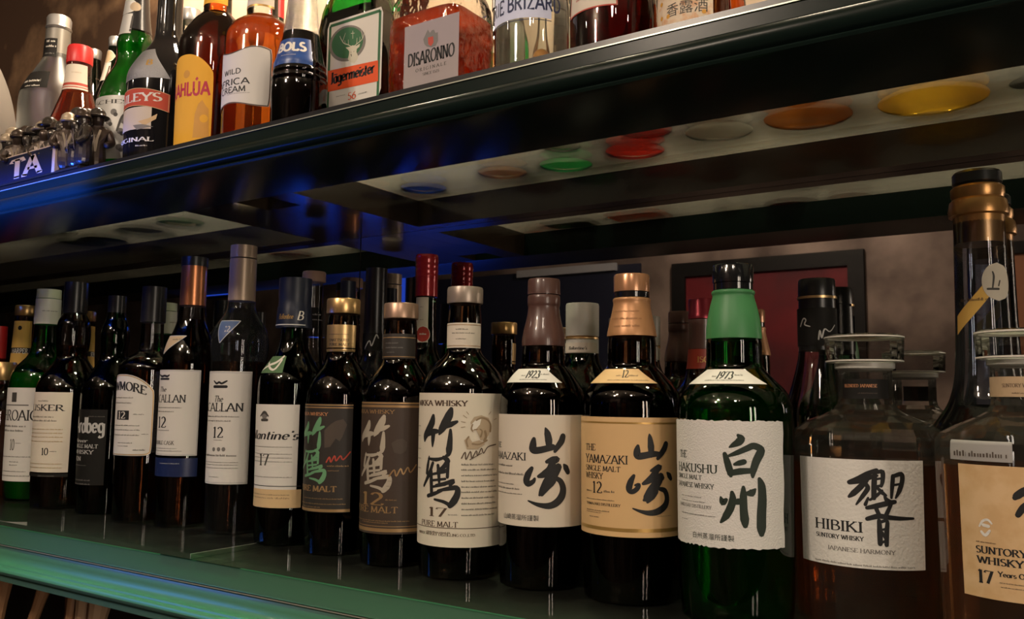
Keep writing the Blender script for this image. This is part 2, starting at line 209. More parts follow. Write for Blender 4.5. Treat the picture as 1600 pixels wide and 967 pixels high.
def ribbon(pts, widths, step=None):
    "quads along a polyline with a width at each point"
    if step:
        q, w = [pts[0]], [widths[0]]
        for i in range(len(pts)-1):
            L = math.dist(pts[i], pts[i+1]); n = max(1, int(L/step))
            for k in range(1, n+1):
                f = k/n; q.append((pts[i][0]+(pts[i+1][0]-pts[i][0])*f, pts[i][1]+(pts[i+1][1]-pts[i][1])*f)); w.append(widths[i]+(widths[i+1]-widths[i])*f)
        pts, widths = q, w
    V = []
    for i, p in enumerate(pts):
        a = pts[max(i-1, 0)]; b = pts[min(i+1, len(pts)-1)]; dx, dy = b[0]-a[0], b[1]-a[1]; L = math.hypot(dx, dy) or 1e-9
        nx, ny = -dy/L*widths[i]/2, dx/L*widths[i]/2
        V += [(p[0]+nx, p[1]+ny), (p[0]-nx, p[1]-ny)]
    return V, [(2*i, 2*i+1, 2*i+3, 2*i+2) for i in range(len(pts)-1)]
def text_geo(t, h, font='R', bold=1.0):
    "2D lettering geometry, left at 0, baseline 0, returns (verts, faces, width)"
    V, F, x = [], [], 0.0
    T, th = (.150*bold, .055*bold) if font != 'S' else (.12*bold, .12*bold)
    ph = math.radians(14)
    def addp(pts):
        w = []
        for i in range(len(pts)):
            a = pts[max(i-1, 0)]; b = pts[min(i+1, len(pts)-1)]; an = math.atan2(b[1]-a[1], b[0]-a[0])
            w.append(th+(T-th)*abs(math.sin(an-ph)))
        v, f = ribbon(pts, w); o = len(V)
        V.extend(((p[0]+x+(p[1]*.22 if font == 'I' else 0))*h, p[1]*h) for p in v); F.extend(tuple(i+o for i in q) for q in f)
    for ch in t:
        adv, paths, sf = glyph_paths(ch)
        for p in paths: addp(p)
        if font == 'R':
            for sx, sy in sf:
                yy = sy+(.02 if sy < .5 else -.02); addp([(sx-.13, yy), (sx, yy), (sx+.13, yy)])
        x += adv+(.06 if font != 'S' else .08)*(1 if ch != ' ' else 0)
    return V, F, max(x, 1e-6)*h
SPECS=[{'id': 'laph', 'c': (-1.5441, 0.8253, 0.0), 'p': {'glass': [(0.0, 0.0471), (0.003, 0.0516), (0.1926, 0.0534), (0.2085, 0.0524), (0.2244, 0.0479), (0.2381, 0.0365), (0.2495, 0.0263), (0.2678, 0.0217), (0.3068, 0.0201), (0.3645, 0.0173)], 'sleeve': [(0.3056, 0.0213), (0.3506, 0.0207)], 'cap': [(0.3518, 0.0202), (0.368, 0.0198)]}, 'l': [{'n': 'neck_label', 'm': 'lbl_white', 'z': (0.3121, 0.3371), 'u': (-0.026, 0.026), 'R': 0.0213, 'i': [('m', 0.0136, 0.0395, 0.3277, 0.0026, 'ink2')]}, {'n': 'label', 'm': 'lbl_white', 'z': (0.0336, 0.1922), 'u': (-0.0634, 0.0634), 'R': 0.0534, 'i': [('t', 'LAPHROAIG', -0.0555, 0.0555, 0.1365, 0.0175, 'ink', 'R', 1.0), ('t', '10', 0.0071, 0.0175, 0.0862, 0.0183, 'ink2', 'R', 1.0), ('m', 0.0191, 0.0298, 0.0972, 0.00208, 'ink2'), ('m', -0.05706, 0.0353, 0.125, 0.00442, 'ink2'), ('m', -0.05706, 0.0316, 0.1174, 0.00442, 'ink2'), ('m', -0.05706, 0.0545, 0.0742, 0.00234, 'ink2'), ('m', 0.0078, 0.0265, 0.0655, 0.00208, 'ink2'), ('m', 0.0084, 0.0246, 0.0602, 0.00208, 'ink2'), ('m', -0.05706, 0.0405, 0.0495, 0.00208, 'ink2'), ('m', -0.05706, 0.0546, 0.042, 0.00234, 'ink2'), ('q', 0.0043, 0.0155, 0.1677, 0.184, 'ink2'), ('h', 0.1625, 0.00208, 0.2, 'grey_ink')]}]},
{'id': 'talisker', 'c': (-1.4044, 0.7957, 0.0), 'p': {'glass': [(0.0, 0.044), (0.003, 0.0492), (0.1862, 0.051), (0.1989, 0.0489), (0.2148, 0.0415), (0.2307, 0.0298), (0.2414, 0.0234), (0.2499, 0.0235), (0.2606, 0.0256), (0.2841, 0.0267), (0.3034, 0.0246), (0.3121, 0.0193), (0.3207, 0.015), (0.3487, 0.014)], 'cap': [(0.3164, 0.0182), (0.3207, 0.0188), (0.3682, 0.0183)], 'liquid': [(0.2627, 0.0)]}, 'l': [{'n': 'label', 'm': 'lbl_cream', 'z': (0.0582, 0.185), 'u': (-0.0587, 0.0587), 'R': 0.051, 'i': [('t', 'TALISKER', -0.0484, 0.0484, 0.1554, 0.0097, 'ink', 'R', 1.0), ('m', 0.001, 0.0218, 0.1701, 0.00287, 'ink2'), ('m', -0.05283, 0.033, 0.1445, 0.00335, 'ink2'), ('m', -0.05283, 0.0373, 0.1384, 0.00359, 'ink2'), ('m', -0.05283, 0.0475, 0.1253, 0.00204, 'gold_ink'), ('m', -0.05283, 0.0478, 0.1192, 0.00204, 'gold_ink'), ('m', -0.05283, 0.0482, 0.1131, 0.00204, 'gold_ink'), ('m', -0.05283, 0.0486, 0.1061, 0.00204, 'gold_ink'), ('t', '10', 0.0156, 0.028, 0.0854, 0.0111, 'ink', 'R', 1.0), ('m', 0.0297, 0.0404, 0.0906, 0.00192, 'ink2'), ('m', -0.05283, 0.0489, 0.0709, 0.00192, 'gold_ink'), ('m', -0.05283, 0.0493, 0.0649, 0.00192, 'gold_ink')]}, {'n': 'foot_label', 'm': 'lbl_black', 'z': (0.0513, 0.0563), 'u': (-0.0587, 0.0587), 'R': 0.051, 'i': [('m', 0.0108, 0.0391, 0.052, 0.0018, 'grey_ink')]}]},
{'id': 'ardbeg', 'c': (-1.2939, 0.802, 0.0), 'p': {'glass': [(0.0, 0.0402), (0.003, 0.0432), (0.1585, 0.0448), (0.1839, 0.0449), (0.1991, 0.0429), (0.2144, 0.0348), (0.2277, 0.0266), (0.24, 0.0205), (0.2523, 0.0195), (0.2656, 0.0216), (0.2811, 0.0216), (0.2934, 0.0185), (0.3038, 0.0144), (0.3245, 0.0129)], 'cap': [(0.3017, 0.0138), (0.3401, 0.0136)], 'liquid': [(0.2093, 0.0)]}, 'l': [{'n': 'label', 'm': 'lbl_black', 'z': (0.0443, 0.1592), 'u': (-0.0486, 0.0486), 'R': 0.0449, 'i': [('t', 'Ardbeg', -0.0163, 0.0464, 0.1237, 0.0234, 'silver_ink', 'R', 1.5), ('m', 0.0186, 0.045, 0.148, 0.00169, 'grey_ink'), ('t', 'Never', -0.0164, 0.0193, 0.1085, 0.0058, 'silver_ink', 'I', 1.0), ('t', 'SINGLE MALT', -0.0163, 0.0377, 0.1002, 0.0058, 'silver_ink', 'R', 1.0), ('t', 'WHISKY', -0.0163, 0.0315, 0.0913, 0.0058, 'silver_ink', 'R', 1.0), ('t', 'TEN', -0.0164, 0.0077, 0.0806, 0.0062, 'silver_ink', 'R', 1.0), ('m', -0.0164, 0.0196, 0.0732, 0.00169, 'grey_ink'), ('m', -0.0164, 0.0279, 0.0506, 0.00248, 'grey_ink'), ('m', -0.0164, 0.0283, 0.0448, 0.00248, 'grey_ink')], 'az': -0.1571}]},
{'id': 'bowmore', 'c': (-1.1646, 0.781, 0.0), 'p': {'glass': [(0.0, 0.0395), (0.0038, 0.0423), (0.1988, 0.044), (0.2197, 0.044), (0.2274, 0.0422), (0.236, 0.0355), (0.2418, 0.0259), (0.2466, 0.0182), (0.2562, 0.0163), (0.2899, 0.0159), (0.3433, 0.0145)], 'cap': [(0.2909, 0.0178), (0.3443, 0.0174)], 'liquid': [(0.2379, 0.0)]}, 'l': [{'n': 'label', 'm': 'lbl_white', 'z': (0.0957, 0.212), 'u': (-0.0507, 0.0507), 'R': 0.044, 'i': [('m', -0.045630000000000004, 0.0216, 0.1774, 0.00229, 'ink2'), ('m', -0.045630000000000004, 0.0201, 0.17, 0.00229, 'ink2'), ('q', -0.0084, 0.0166, 0.1465, 0.1598, 'ink'), ('t', '12', -0.0047, 0.011, 0.1481, 0.0101, 'paper_ink', 'R', 1.0), ('m', 0.023, 0.0381, 0.1539, 0.00208, 'ink2'), ('m', -0.045630000000000004, 0.0329, 0.1378, 0.00208, 'ink2'), ('m', -0.045630000000000004, 0.0333, 0.1314, 0.00208, 'ink2'), ('m', -0.045630000000000004, 0.0337, 0.1241, 0.00208, 'ink2'), ('m', 0.0362, 0.0456, 0.1258, 0.00166, 'ink2'), ('m', -0.0023, 0.0236, 0.1131, 0.00166, 'ink2'), ('m', -0.0018, 0.018, 0.1086, 0.00166, 'ink2'), ('m', 0.0251, 0.0434, 0.103, 0.0027, 'ink2'), ('a', 'BOWMORE', 0.1894, 0.0121)], 'sh': 'arch', 'edge': 'gold_ink'}]},
{'id': 'macdc', 'c': (-1.0809, 0.7877, 0.0), 'p': {'glass': [(0.0, 0.0346), (0.003, 0.0373), (0.2221, 0.0385), (0.2304, 0.0381), (0.2471, 0.0353), (0.2639, 0.0298), (0.2779, 0.0233), (0.292, 0.0196), (0.3126, 0.0178), (0.3674, 0.016)], 'capsule': [(0.3126, 0.0183), (0.3702, 0.0178)], 'cap': [(0.3702, 0.0188), (0.3835, 0.0188)], 'liquid': [(0.292, 0.0)]}, 'l': [{'n': 'shoulder_label', 'm': 'lbl_tan', 'z': (0.2409, 0.2672), 'u': (-0.0193, 0.0265), 'R': 0.0353, 'i': [('m', 0.0018, 0.0209, 0.2606, 0.00298, 'ink2')], 'sh': 'tri', 'ax': -0.7, 'edge': 'silver_ink'}, {'n': 'label', 'm': 'lbl_white', 'z': (0.0989, 0.2182), 'u': (-0.0524, 0.0524), 'R': 0.0385, 'i': [('k', [[(-0.018, 0.2118, 0.00198), (-0.0078, 0.209, 0.00298), (-0.0008, 0.2098, 0.00298), (0.0047, 0.2089, 0.00298), (0.0082, 0.2107, 0.00198)], [(-0.0123, 0.2054, 0.00298), (0.0074, 0.2053, 0.00298)]], 'ink'), ('t', 'The', -0.012, 0.0039, 0.1873, 0.0072, 'ink', 'I', 1.0), ('t', 'MACALLAN', -0.0344, 0.0344, 0.1725, 0.0107, 'ink', 'R', 1.0), ('m', -0.04716, 0.0289, 0.1646, 0.00198, 'ink2'), ('m', -0.04716, 0.0185, 0.1591, 0.00198, 'ink2'), ('t', '12', -0.0117, 0.0076, 0.1373, 0.0151, 'ink', 'R', 1.0), ('m', -0.04716, 0.0122, 0.1331, 0.00139, 'ink2'), ('t', 'DOUBLE CASK', -0.0211, 0.0211, 0.1139, 0.0053, 'ink2', 'R', 1.0), ('m', -0.04716, 0.0249, 0.1083, 0.00129, 'ink2'), ('m', -0.04716, 0.0319, 0.1048, 0.00129, 'ink2')], 'edge': 'silver_ink'}, {'n': 'band', 'm': 'lbl_navy', 'z': (0.07, 0.0955), 'u': (-0.0538, 0.0538), 'R': 0.0385, 'i': [('m', -0.0015, 0.0294, 0.0876, 0.00159, 'silver_ink')]}]},
{'id': 'mactr', 'c': (-0.9756, 0.79, 0.0), 'p': {'glass': [(0.0, 0.033), (0.003, 0.0356), (0.2141, 0.0368), (0.2274, 0.0364), (0.2434, 0.0382), (0.2611, 0.0391), (0.2772, 0.0347), (0.2897, 0.0259), (0.3005, 0.0196), (0.3148, 0.0179), (0.3891, 0.0153)], 'capsule': [(0.314, 0.0184), (0.3727, 0.0182)], 'cap': [(0.3745, 0.0181), (0.3918, 0.018)], 'liquid': [(0.2292, 0.0)]}, 'l': [{'n': 'shoulder_label', 'm': 'lbl_blue', 'z': (0.2536, 0.2847), 'u': (-0.0032, 0.0338), 'R': 0.0375, 'i': [('t', '12', 0.0111, 0.0195, 0.2688, 0.0078, 'silver_ink', 'R', 1.0)], 'sh': 'tri', 'ax': -0.5, 'edge': 'silver_ink'}, {'n': 'label', 'm': 'lbl_white', 'z': (0.0661, 0.2156), 'u': (-0.0546, 0.0546), 'R': 0.0391, 'i': [('k', [[(-0.0027, 0.2025, 0.00186), (0.0029, 0.1991, 0.00279), (0.0073, 0.2008, 0.00279), (0.0116, 0.1991, 0.00279), (0.0162, 0.2009, 0.00279), (0.0198, 0.2026, 0.00186)], [(-0.0021, 0.1948, 0.00373), (0.0193, 0.1949, 0.00373)]], 'ink'), ('t', 'The', -0.0004, 0.0148, 0.1744, 0.0085, 'ink', 'I', 1.0), ('t', 'MACALLAN', -0.0449, 0.0449, 0.162, 0.0111, 'ink', 'R', 1.0), ('m', -0.04914, 0.0386, 0.1543, 0.00224, 'ink2'), ('m', -0.04914, 0.0274, 0.1485, 0.00224, 'ink2'), ('t', '12', 0.0005, 0.0182, 0.127, 0.0143, 'ink', 'R', 1.0), ('m', 0.0021, 0.0166, 0.1234, 0.0013, 'ink2'), ('c', 0.0029, 0.1116, 0.00279, 'grey_ink'), ('c', 0.0115, 0.1119, 0.00279, 'grey_ink'), ('c', 0.019, 0.112, 0.00279, 'grey_ink'), ('m', -0.04914, 0.0376, 0.1026, 0.00326, 'ink2'), ('m', -0.04914, 0.0396, 0.0942, 0.0014, 'ink2'), ('m', -0.04914, 0.0397, 0.0909, 0.0014, 'ink2'), ('m', -0.04914, 0.0399, 0.0867, 0.0014, 'ink2'), ('m', -0.0052, 0.0135, 0.075, 0.00112, 'ink2')], 'edge': 'silver_ink'}]},
{'id': 'ball17', 'c': (-0.853, 0.7761, 0.0), 'p': {'glass': [(0.0, 0.0356), (0.003, 0.0397), (0.0448, 0.0407), (0.0528, 0.0399), (0.1661, 0.042), (0.1973, 0.0421), (0.2096, 0.0397), (0.2212, 0.0331), (0.2352, 0.0232), (0.2485, 0.0183), (0.2602, 0.0166), (0.2718, 0.0158), (0.328, 0.015)], 'capsule': [(0.271, 0.0229), (0.2777, 0.0225), (0.2902, 0.0221), (0.3053, 0.0204), (0.3137, 0.0213), (0.3356, 0.0209)], 'liquid': [(0.2113, 0.0)]}, 'l': [{'n': 'neck_label', 'm': 'lbl_navy2', 'z': (0.2725, 0.2979), 'u': (-0.034, 0.034), 'R': 0.0229, 'i': [('t', 'Ballantine', -0.0036, 0.0174, 0.2813, 0.0066, 'gold_ink', 'I', 1.0), ('t', 'B', 0.0222, 0.0307, 0.2802, 0.0115, 'paper_ink', 'I', 1.0), ('h', 0.2741, 0.00137, 0.0, 'silver_ink')]}, {'n': 'shoulder_label', 'm': 'lbl_greenleaf', 'z': (0.212, 0.2337), 'u': (-0.0234, 0.0171), 'R': 0.0331, 'i': [('k', [[(-0.0235, 0.2146, 0.00257), (-0.0052, 0.2224, 0.00342), (0.0043, 0.2255, 0.00342), (0.0132, 0.2335, 0.00257)], [(-0.0128, 0.2258, 0.00257), (0.0048, 0.2158, 0.00257), (0.0117, 0.2287, 0.00257)]], 'paper_ink')]}, {'n': 'label', 'm': 'lbl_white', 'z': (0.0467, 0.1729), 'u': (-0.0456, 0.0456), 'R': 0.0421, 'i': [('q', -0.0295, 0.051, 0.0725, 0.0734, 'ink'), ('q', -0.0266, 0.052, 0.0468, 0.0689, 'gold_paper'), ('t', "Ballantine's", -0.0455, 0.0455, 0.1297, 0.011, 'ink', 'I', 1.1), ('t', '17', -0.0071, 0.0099, 0.0978, 0.014, 'ink2', 'R', 1.0), ('c', 0.0002, 0.1598, 0.00513, 'grey_ink'), ('k', [[(-0.0076, 0.1581, 0.00171), (0.0, 0.163, 0.00342), (0.0067, 0.1584, 0.00171)], [(-0.0044, 0.1534, 0.00342), (0.005, 0.1536, 0.00342)]], 'ink2'), ('m', -0.04104, 0.038, 0.1202, 0.00128, 'ink2'), ('m', -0.04104, 0.0383, 0.1116, 0.00128, 'ink2'), ('m', -0.04104, 0.0385, 0.1069, 0.00128, 'ink2'), ('m', -0.04104, 0.0387, 0.1022, 0.00128, 'ink2'), ('m', -0.04104, 0.0394, 0.0834, 0.00128, 'ink2'), ('m', -0.04104, 0.0372, 0.0619, 0.00154, 'ink2'), ('m', -0.04104, 0.0373, 0.0573, 0.00291, 'ink2')]}]},  # shoulder patch paints the green light on an embossed glass crest
{'id': 'tk21', 'c': (-0.7575, 0.768, 0.0), 'p': {'glass': [(0.0, 0.036), (0.003, 0.0391), (0.1739, 0.0406), (0.1895, 0.0398), (0.2019, 0.036), (0.2128, 0.0298), (0.2207, 0.0235), (0.2285, 0.0188), (0.2363, 0.0173), (0.2411, 0.0185), (0.2734, 0.0189), (0.2837, 0.0174), (0.298, 0.0166)], 'cap': [(0.2845, 0.0201), (0.2853, 0.0205), (0.3011, 0.0205), (0.3027, 0.0198)], 'liquid': [(0.1988, 0.0)]}, 'l': [{'n': 'neck_label', 'm': 'lbl_gold', 'z': (0.2424, 0.2702), 'u': (-0.0323, 0.0323), 'R': 0.0185, 'i': [('m', -0.0043, 0.0218, 0.258, 0.00136, 'ink2'), ('t', 'TAKETSURU', -0.0038, 0.0221, 0.25, 0.0031, 'ink', 'R', 1.0), ('t', 'PURE MALT', -0.0034, 0.0231, 0.2446, 0.0031, 'ink', 'R', 1.0)]}, {'n': 'neck_band', 'm': 'lbl_gold', 'z': (0.2377, 0.2408), 'u': (-0.0323, 0.0323), 'R': 0.0185, 'i': []}, {'n': 'label', 'm': 'lbl_blackbrown', 'z': (0.0497, 0.1749), 'u': (-0.0468, 0.0468), 'R': 0.0406, 'i': [('k', [[(-0.0118, 0.1523, 0.00322), (-0.0135, 0.1471, 0.00644), (-0.02, 0.1412, 0.0069), (-0.0306, 0.1359, 0.00598), (-0.0306, 0.1321, 0.0023)], [(-0.023, 0.1372, 0.00322), (-0.0108, 0.1399, 0.00506), (-0.0047, 0.1404, 0.00322)], [(-0.011, 0.138, 0.0046), (-0.0112, 0.1332, 0.00368), (-0.0113, 0.1285, 0.00138)], [(0.008, 0.1579, 0.00368), (0.0063, 0.1531, 0.0069), (0.0028, 0.1468, 0.00735), (-0.0007, 0.1419, 0.00598), (-0.0029, 0.1383, 0.00184)], [(0.0022, 0.1437, 0.00276), (0.0079, 0.146, 0.0046), (0.0133, 0.1483, 0.0023)], [(0.0081, 0.1419, 0.0023), (0.008, 0.1353, 0.00414), (0.0074, 0.1271, 0.00552), (0.0066, 0.1229, 0.00368), (0.004, 0.1217, 0.00138)]], 'foil_green'), ('k', [[(-0.018, 0.1187, 0.00184), (-0.0056, 0.1186, 0.00322), (0.0016, 0.12, 0.0023)], [(-0.0166, 0.1205, 0.00138), (-0.0192, 0.1134, 0.00322), (-0.0214, 0.1071, 0.00276)], [(-0.0098, 0.1159, 0.00276), (-0.0159, 0.1067, 0.00368), (-0.0306, 0.0967, 0.0023)], [(-0.0122, 0.1097, 0.00322), (-0.0115, 0.1014, 0.00368), (-0.0101, 0.0912, 0.00322)], [(-0.0102, 0.107, 0.00207), (-0.0016, 0.1086, 0.0023), (0.0046, 0.1094, 0.00184)], [(-0.0099, 0.1023, 0.00207), (0.0048, 0.1042, 0.00207)], [(-0.0095, 0.0974, 0.00207), (0.005, 0.0999, 0.00207)], [(-0.0164, 0.09, 0.00322), (-0.0062, 0.0924, 0.00322), (0.0021, 0.0954, 0.0023)], [(0.0027, 0.1206, 0.00322), (0.0065, 0.118, 0.0046), (0.0027, 0.1132, 0.00368), (-0.0033, 0.1099, 0.0023)], [(-0.0032, 0.1143, 0.00276), (-0.002, 0.1088, 0.00322), (-0.0012, 0.1013, 0.0023)], [(0.007, 0.1158, 0.00276), (0.0068, 0.1057, 0.00276)], [(-0.0017, 0.1102, 0.00184), (0.0065, 0.1114, 0.00184)], [(-0.0048, 0.0988, 0.0023), (0.005, 0.1007, 0.00322), (0.0122, 0.1029, 0.00368), (0.0093, 0.0995, 0.0023)], [(-0.0025, 0.0948, 0.00184), (0.0068, 0.0967, 0.00322), (0.0147, 0.0978, 0.00414), (0.0157, 0.0935, 0.00506), (0.0134, 0.088, 0.00598), (0.0099, 0.0841, 0.0046)], [(0.0099, 0.0843, 0.00322), (0.0039, 0.0868, 0.00276), (-0.0059, 0.0881, 0.00184)]], 'foil_green'), ('h', 0.1735, 0.00128, 0.0, 'bronze_ink'), ('h', 0.1705, 0.00128, 0.0, 'bronze_ink'), ('h', 0.0519, 0.0032, 0.0, 'bronze_ink'), ('t', 'NIKKA WHISKY', -0.0304, 0.0179, 0.161, 0.0038, 'copper_ink', 'R', 1.0), ('t', 'PURE MALT', -0.0303, 0.0307, 0.0734, 0.0065, 'bronze_ink', 'R', 1.3), ('k', [[(0.0176, 0.1073, 0.0016), (0.0212, 0.1133, 0.0016), (0.0229, 0.1075, 0.0016), (0.0271, 0.1149, 0.0016), (0.0288, 0.109, 0.0016), (0.0337, 0.1149, 0.0016), (0.0368, 0.1104, 0.0016), (0.0448, 0.1192, 0.0016)]], 'red_ink'), ('m', 0.0185, 0.0438, 0.1022, 0.0024, 'bronze_ink'), ('m', 0.0195, 0.0328, 0.0971, 0.0016, 'bronze_ink'), ('m', -0.017, 0.0382, 0.0647, 0.0016, 'bronze_ink'), ('m', -0.0306, 0.0414, 0.0587, 0.0016, 'bronze_ink'), ('m', -0.0181, 0.0115, 0.0549, 0.00144, 'bronze_ink'), ('f', [(0.0141, 0.1441), (0.0207, 0.1507), (0.027, 0.1551), (0.0355, 0.1573), (0.04, 0.1509), (0.0351, 0.1369), (0.0321, 0.1315), (0.0277, 0.1347), (0.0216, 0.125), (0.0149, 0.1238)], 'dim_ink')]}]},
{'id': 'tk12', 'c': (-0.6567, 0.7594, 0.0), 'p': {'glass': [(0.0, 0.0367), (0.003, 0.0396), (0.1694, 0.0411), (0.1855, 0.0404), (0.1972, 0.0375), (0.2075, 0.0317), (0.2148, 0.0258), (0.2222, 0.0207), (0.2281, 0.0192), (0.2311, 0.0199), (0.2577, 0.0192), (0.2726, 0.0178), (0.2845, 0.0163)], 'cap': [(0.2733, 0.0193), (0.2741, 0.02), (0.2897, 0.0201), (0.2912, 0.0193)], 'liquid': [(0.1914, 0.0)]}, 'l': [{'n': 'neck_label', 'm': 'lbl_blackbrown', 'z': (0.2272, 0.2554), 'u': (-0.036, 0.036), 'R': 0.0206, 'i': [('h', 0.2511, 0.00089, 0.0, 'bronze_ink'), ('h', 0.2293, 0.00089, 0.0, 'bronze_ink'), ('m', -0.0056, 0.012, 0.244, 0.00194, 'grey_ink'), ('m', -0.0053, 0.0179, 0.2389, 0.00209, 'grey_ink'), ('m', -0.0027, 0.0078, 0.2337, 0.00134, 'grey_ink')]}, {'n': 'label', 'm': 'lbl_brown', 'z': (0.0357, 0.1783), 'u': (-0.0631, 0.0631), 'R': 0.0411, 'i': [('k', [[(-0.0065, 0.1563, 0.00377), (-0.0081, 0.1507, 0.00753), (-0.0131, 0.1445, 0.00807), (-0.0198, 0.1389, 0.007), (-0.0215, 0.1347, 0.00269)], [(-0.0149, 0.1402, 0.00377), (-0.0058, 0.1429, 0.00592), (-0.0, 0.1434, 0.00377)], [(-0.006, 0.1408, 0.00538), (-0.0062, 0.1357, 0.00431), (-0.0065, 0.1306, 0.00161)], [(0.0134, 0.1623, 0.00431), (0.0115, 0.1572, 0.00807), (0.0077, 0.1504, 0.00861), (0.0041, 0.145, 0.007), (0.0018, 0.1411, 0.00215)], [(0.0071, 0.1469, 0.00323), (0.0131, 0.1495, 0.00538), (0.0191, 0.152, 0.00269)], [(0.0133, 0.145, 0.00269), (0.0131, 0.1378, 0.00484), (0.0124, 0.1289, 0.00646), (0.0115, 0.1244, 0.00431), (0.0086, 0.1231, 0.00161)]], 'foil_ink'), ('k', [[(-0.0122, 0.12, 0.00215), (-0.0012, 0.1197, 0.00377), (0.0061, 0.1212, 0.00269)], [(-0.0111, 0.1219, 0.00161), (-0.0132, 0.1143, 0.00377), (-0.0148, 0.1075, 0.00323)], [(-0.0053, 0.1168, 0.00323), (-0.0108, 0.1069, 0.00431), (-0.0208, 0.0966, 0.00269)], [(-0.0076, 0.1101, 0.00377), (-0.0072, 0.1012, 0.00431), (-0.0061, 0.0901, 0.00377)], [(-0.0059, 0.1072, 0.00242), (0.0026, 0.1089, 0.00269), (0.0091, 0.1098, 0.00215)], [(-0.0057, 0.1022, 0.00242), (0.0093, 0.1041, 0.00242)], [(-0.0054, 0.0968, 0.00242), (0.0094, 0.0994, 0.00242)], [(-0.0116, 0.0889, 0.00377), (-0.0023, 0.0914, 0.00377), (0.0062, 0.0945, 0.00269)], [(0.0072, 0.1219, 0.00377), (0.0113, 0.119, 0.00538), (0.0071, 0.1138, 0.00431), (0.0009, 0.1103, 0.00269)], [(0.0011, 0.1151, 0.00323), (0.0022, 0.1092, 0.00377), (0.0029, 0.101, 0.00269)], [(0.0117, 0.1167, 0.00323), (0.0113, 0.1057, 0.00323)], [(0.0025, 0.1107, 0.00215), (0.0111, 0.1119, 0.00215)], [(-0.0008, 0.0983, 0.00269), (0.0094, 0.1003, 0.00377), (0.0172, 0.1026, 0.00431), (0.014, 0.099, 0.00269)], [(0.0015, 0.094, 0.00215), (0.0113, 0.0959, 0.00377), (0.02, 0.0971, 0.00484), (0.0211, 0.0924, 0.00592), (0.0184, 0.0864, 0.007), (0.0145, 0.0822, 0.00538)], [(0.0145, 0.0825, 0.00377), (0.0081, 0.0852, 0.00323), (-0.0021, 0.0866, 0.00215)]], 'foil_ink'), ('h', 0.177, 0.00164, 0.0, 'bronze_ink'), ('h', 0.1735, 0.00253, 0.0, 'bronze_ink'), ('h', 0.0398, 0.00372, 0.0, 'bronze_ink'), ('h', 0.0438, 0.00074, 0.0, 'bronze_ink'), ('t', 'NIKKA WHISKY', -0.0335, 0.0252, 0.1654, 0.0042, 'bronze_ink', 'R', 1.0), ('t', '12', -0.0157, 0.0167, 0.0661, 0.0137, 'bronze_ink', 'R', 1.0), ('m', 0.0173, 0.0299, 0.0716, 0.00194, 'bronze_ink'), ('t', 'PURE MALT', -0.0335, 0.0316, 0.0582, 0.0068, 'bronze_ink', 'R', 1.0), ('m', -0.0335, 0.0445, 0.049, 0.00164, 'bronze_ink'), ('m', -0.016, 0.0207, 0.047, 0.00149, 'bronze_ink'), ('k', [[(0.0208, 0.0978, 0.00149), (0.0262, 0.1047, 0.00149), (0.0285, 0.0979, 0.00149), (0.0331, 0.1061, 0.00149), (0.0361, 0.0999, 0.00149), (0.0409, 0.1074, 0.00149), (0.044, 0.1018, 0.00149), (0.0507, 0.1099, 0.00149)]], 'bronze_ink'), ('m', 0.0195, 0.0473, 0.0922, 0.00089, 'dim_ink'), ('m', 0.0183, 0.0436, 0.0867, 0.00089, 'dim_ink'), ('m', 0.0184, 0.0437, 0.0826, 0.00089, 'dim_ink'), ('f', [(0.0223, 0.1334), (0.0283, 0.1375), (0.0343, 0.1385), (0.0396, 0.1345), (0.0388, 0.1255), (0.0328, 0.1215), (0.0257, 0.1234)], 'dim_ink')]}]},
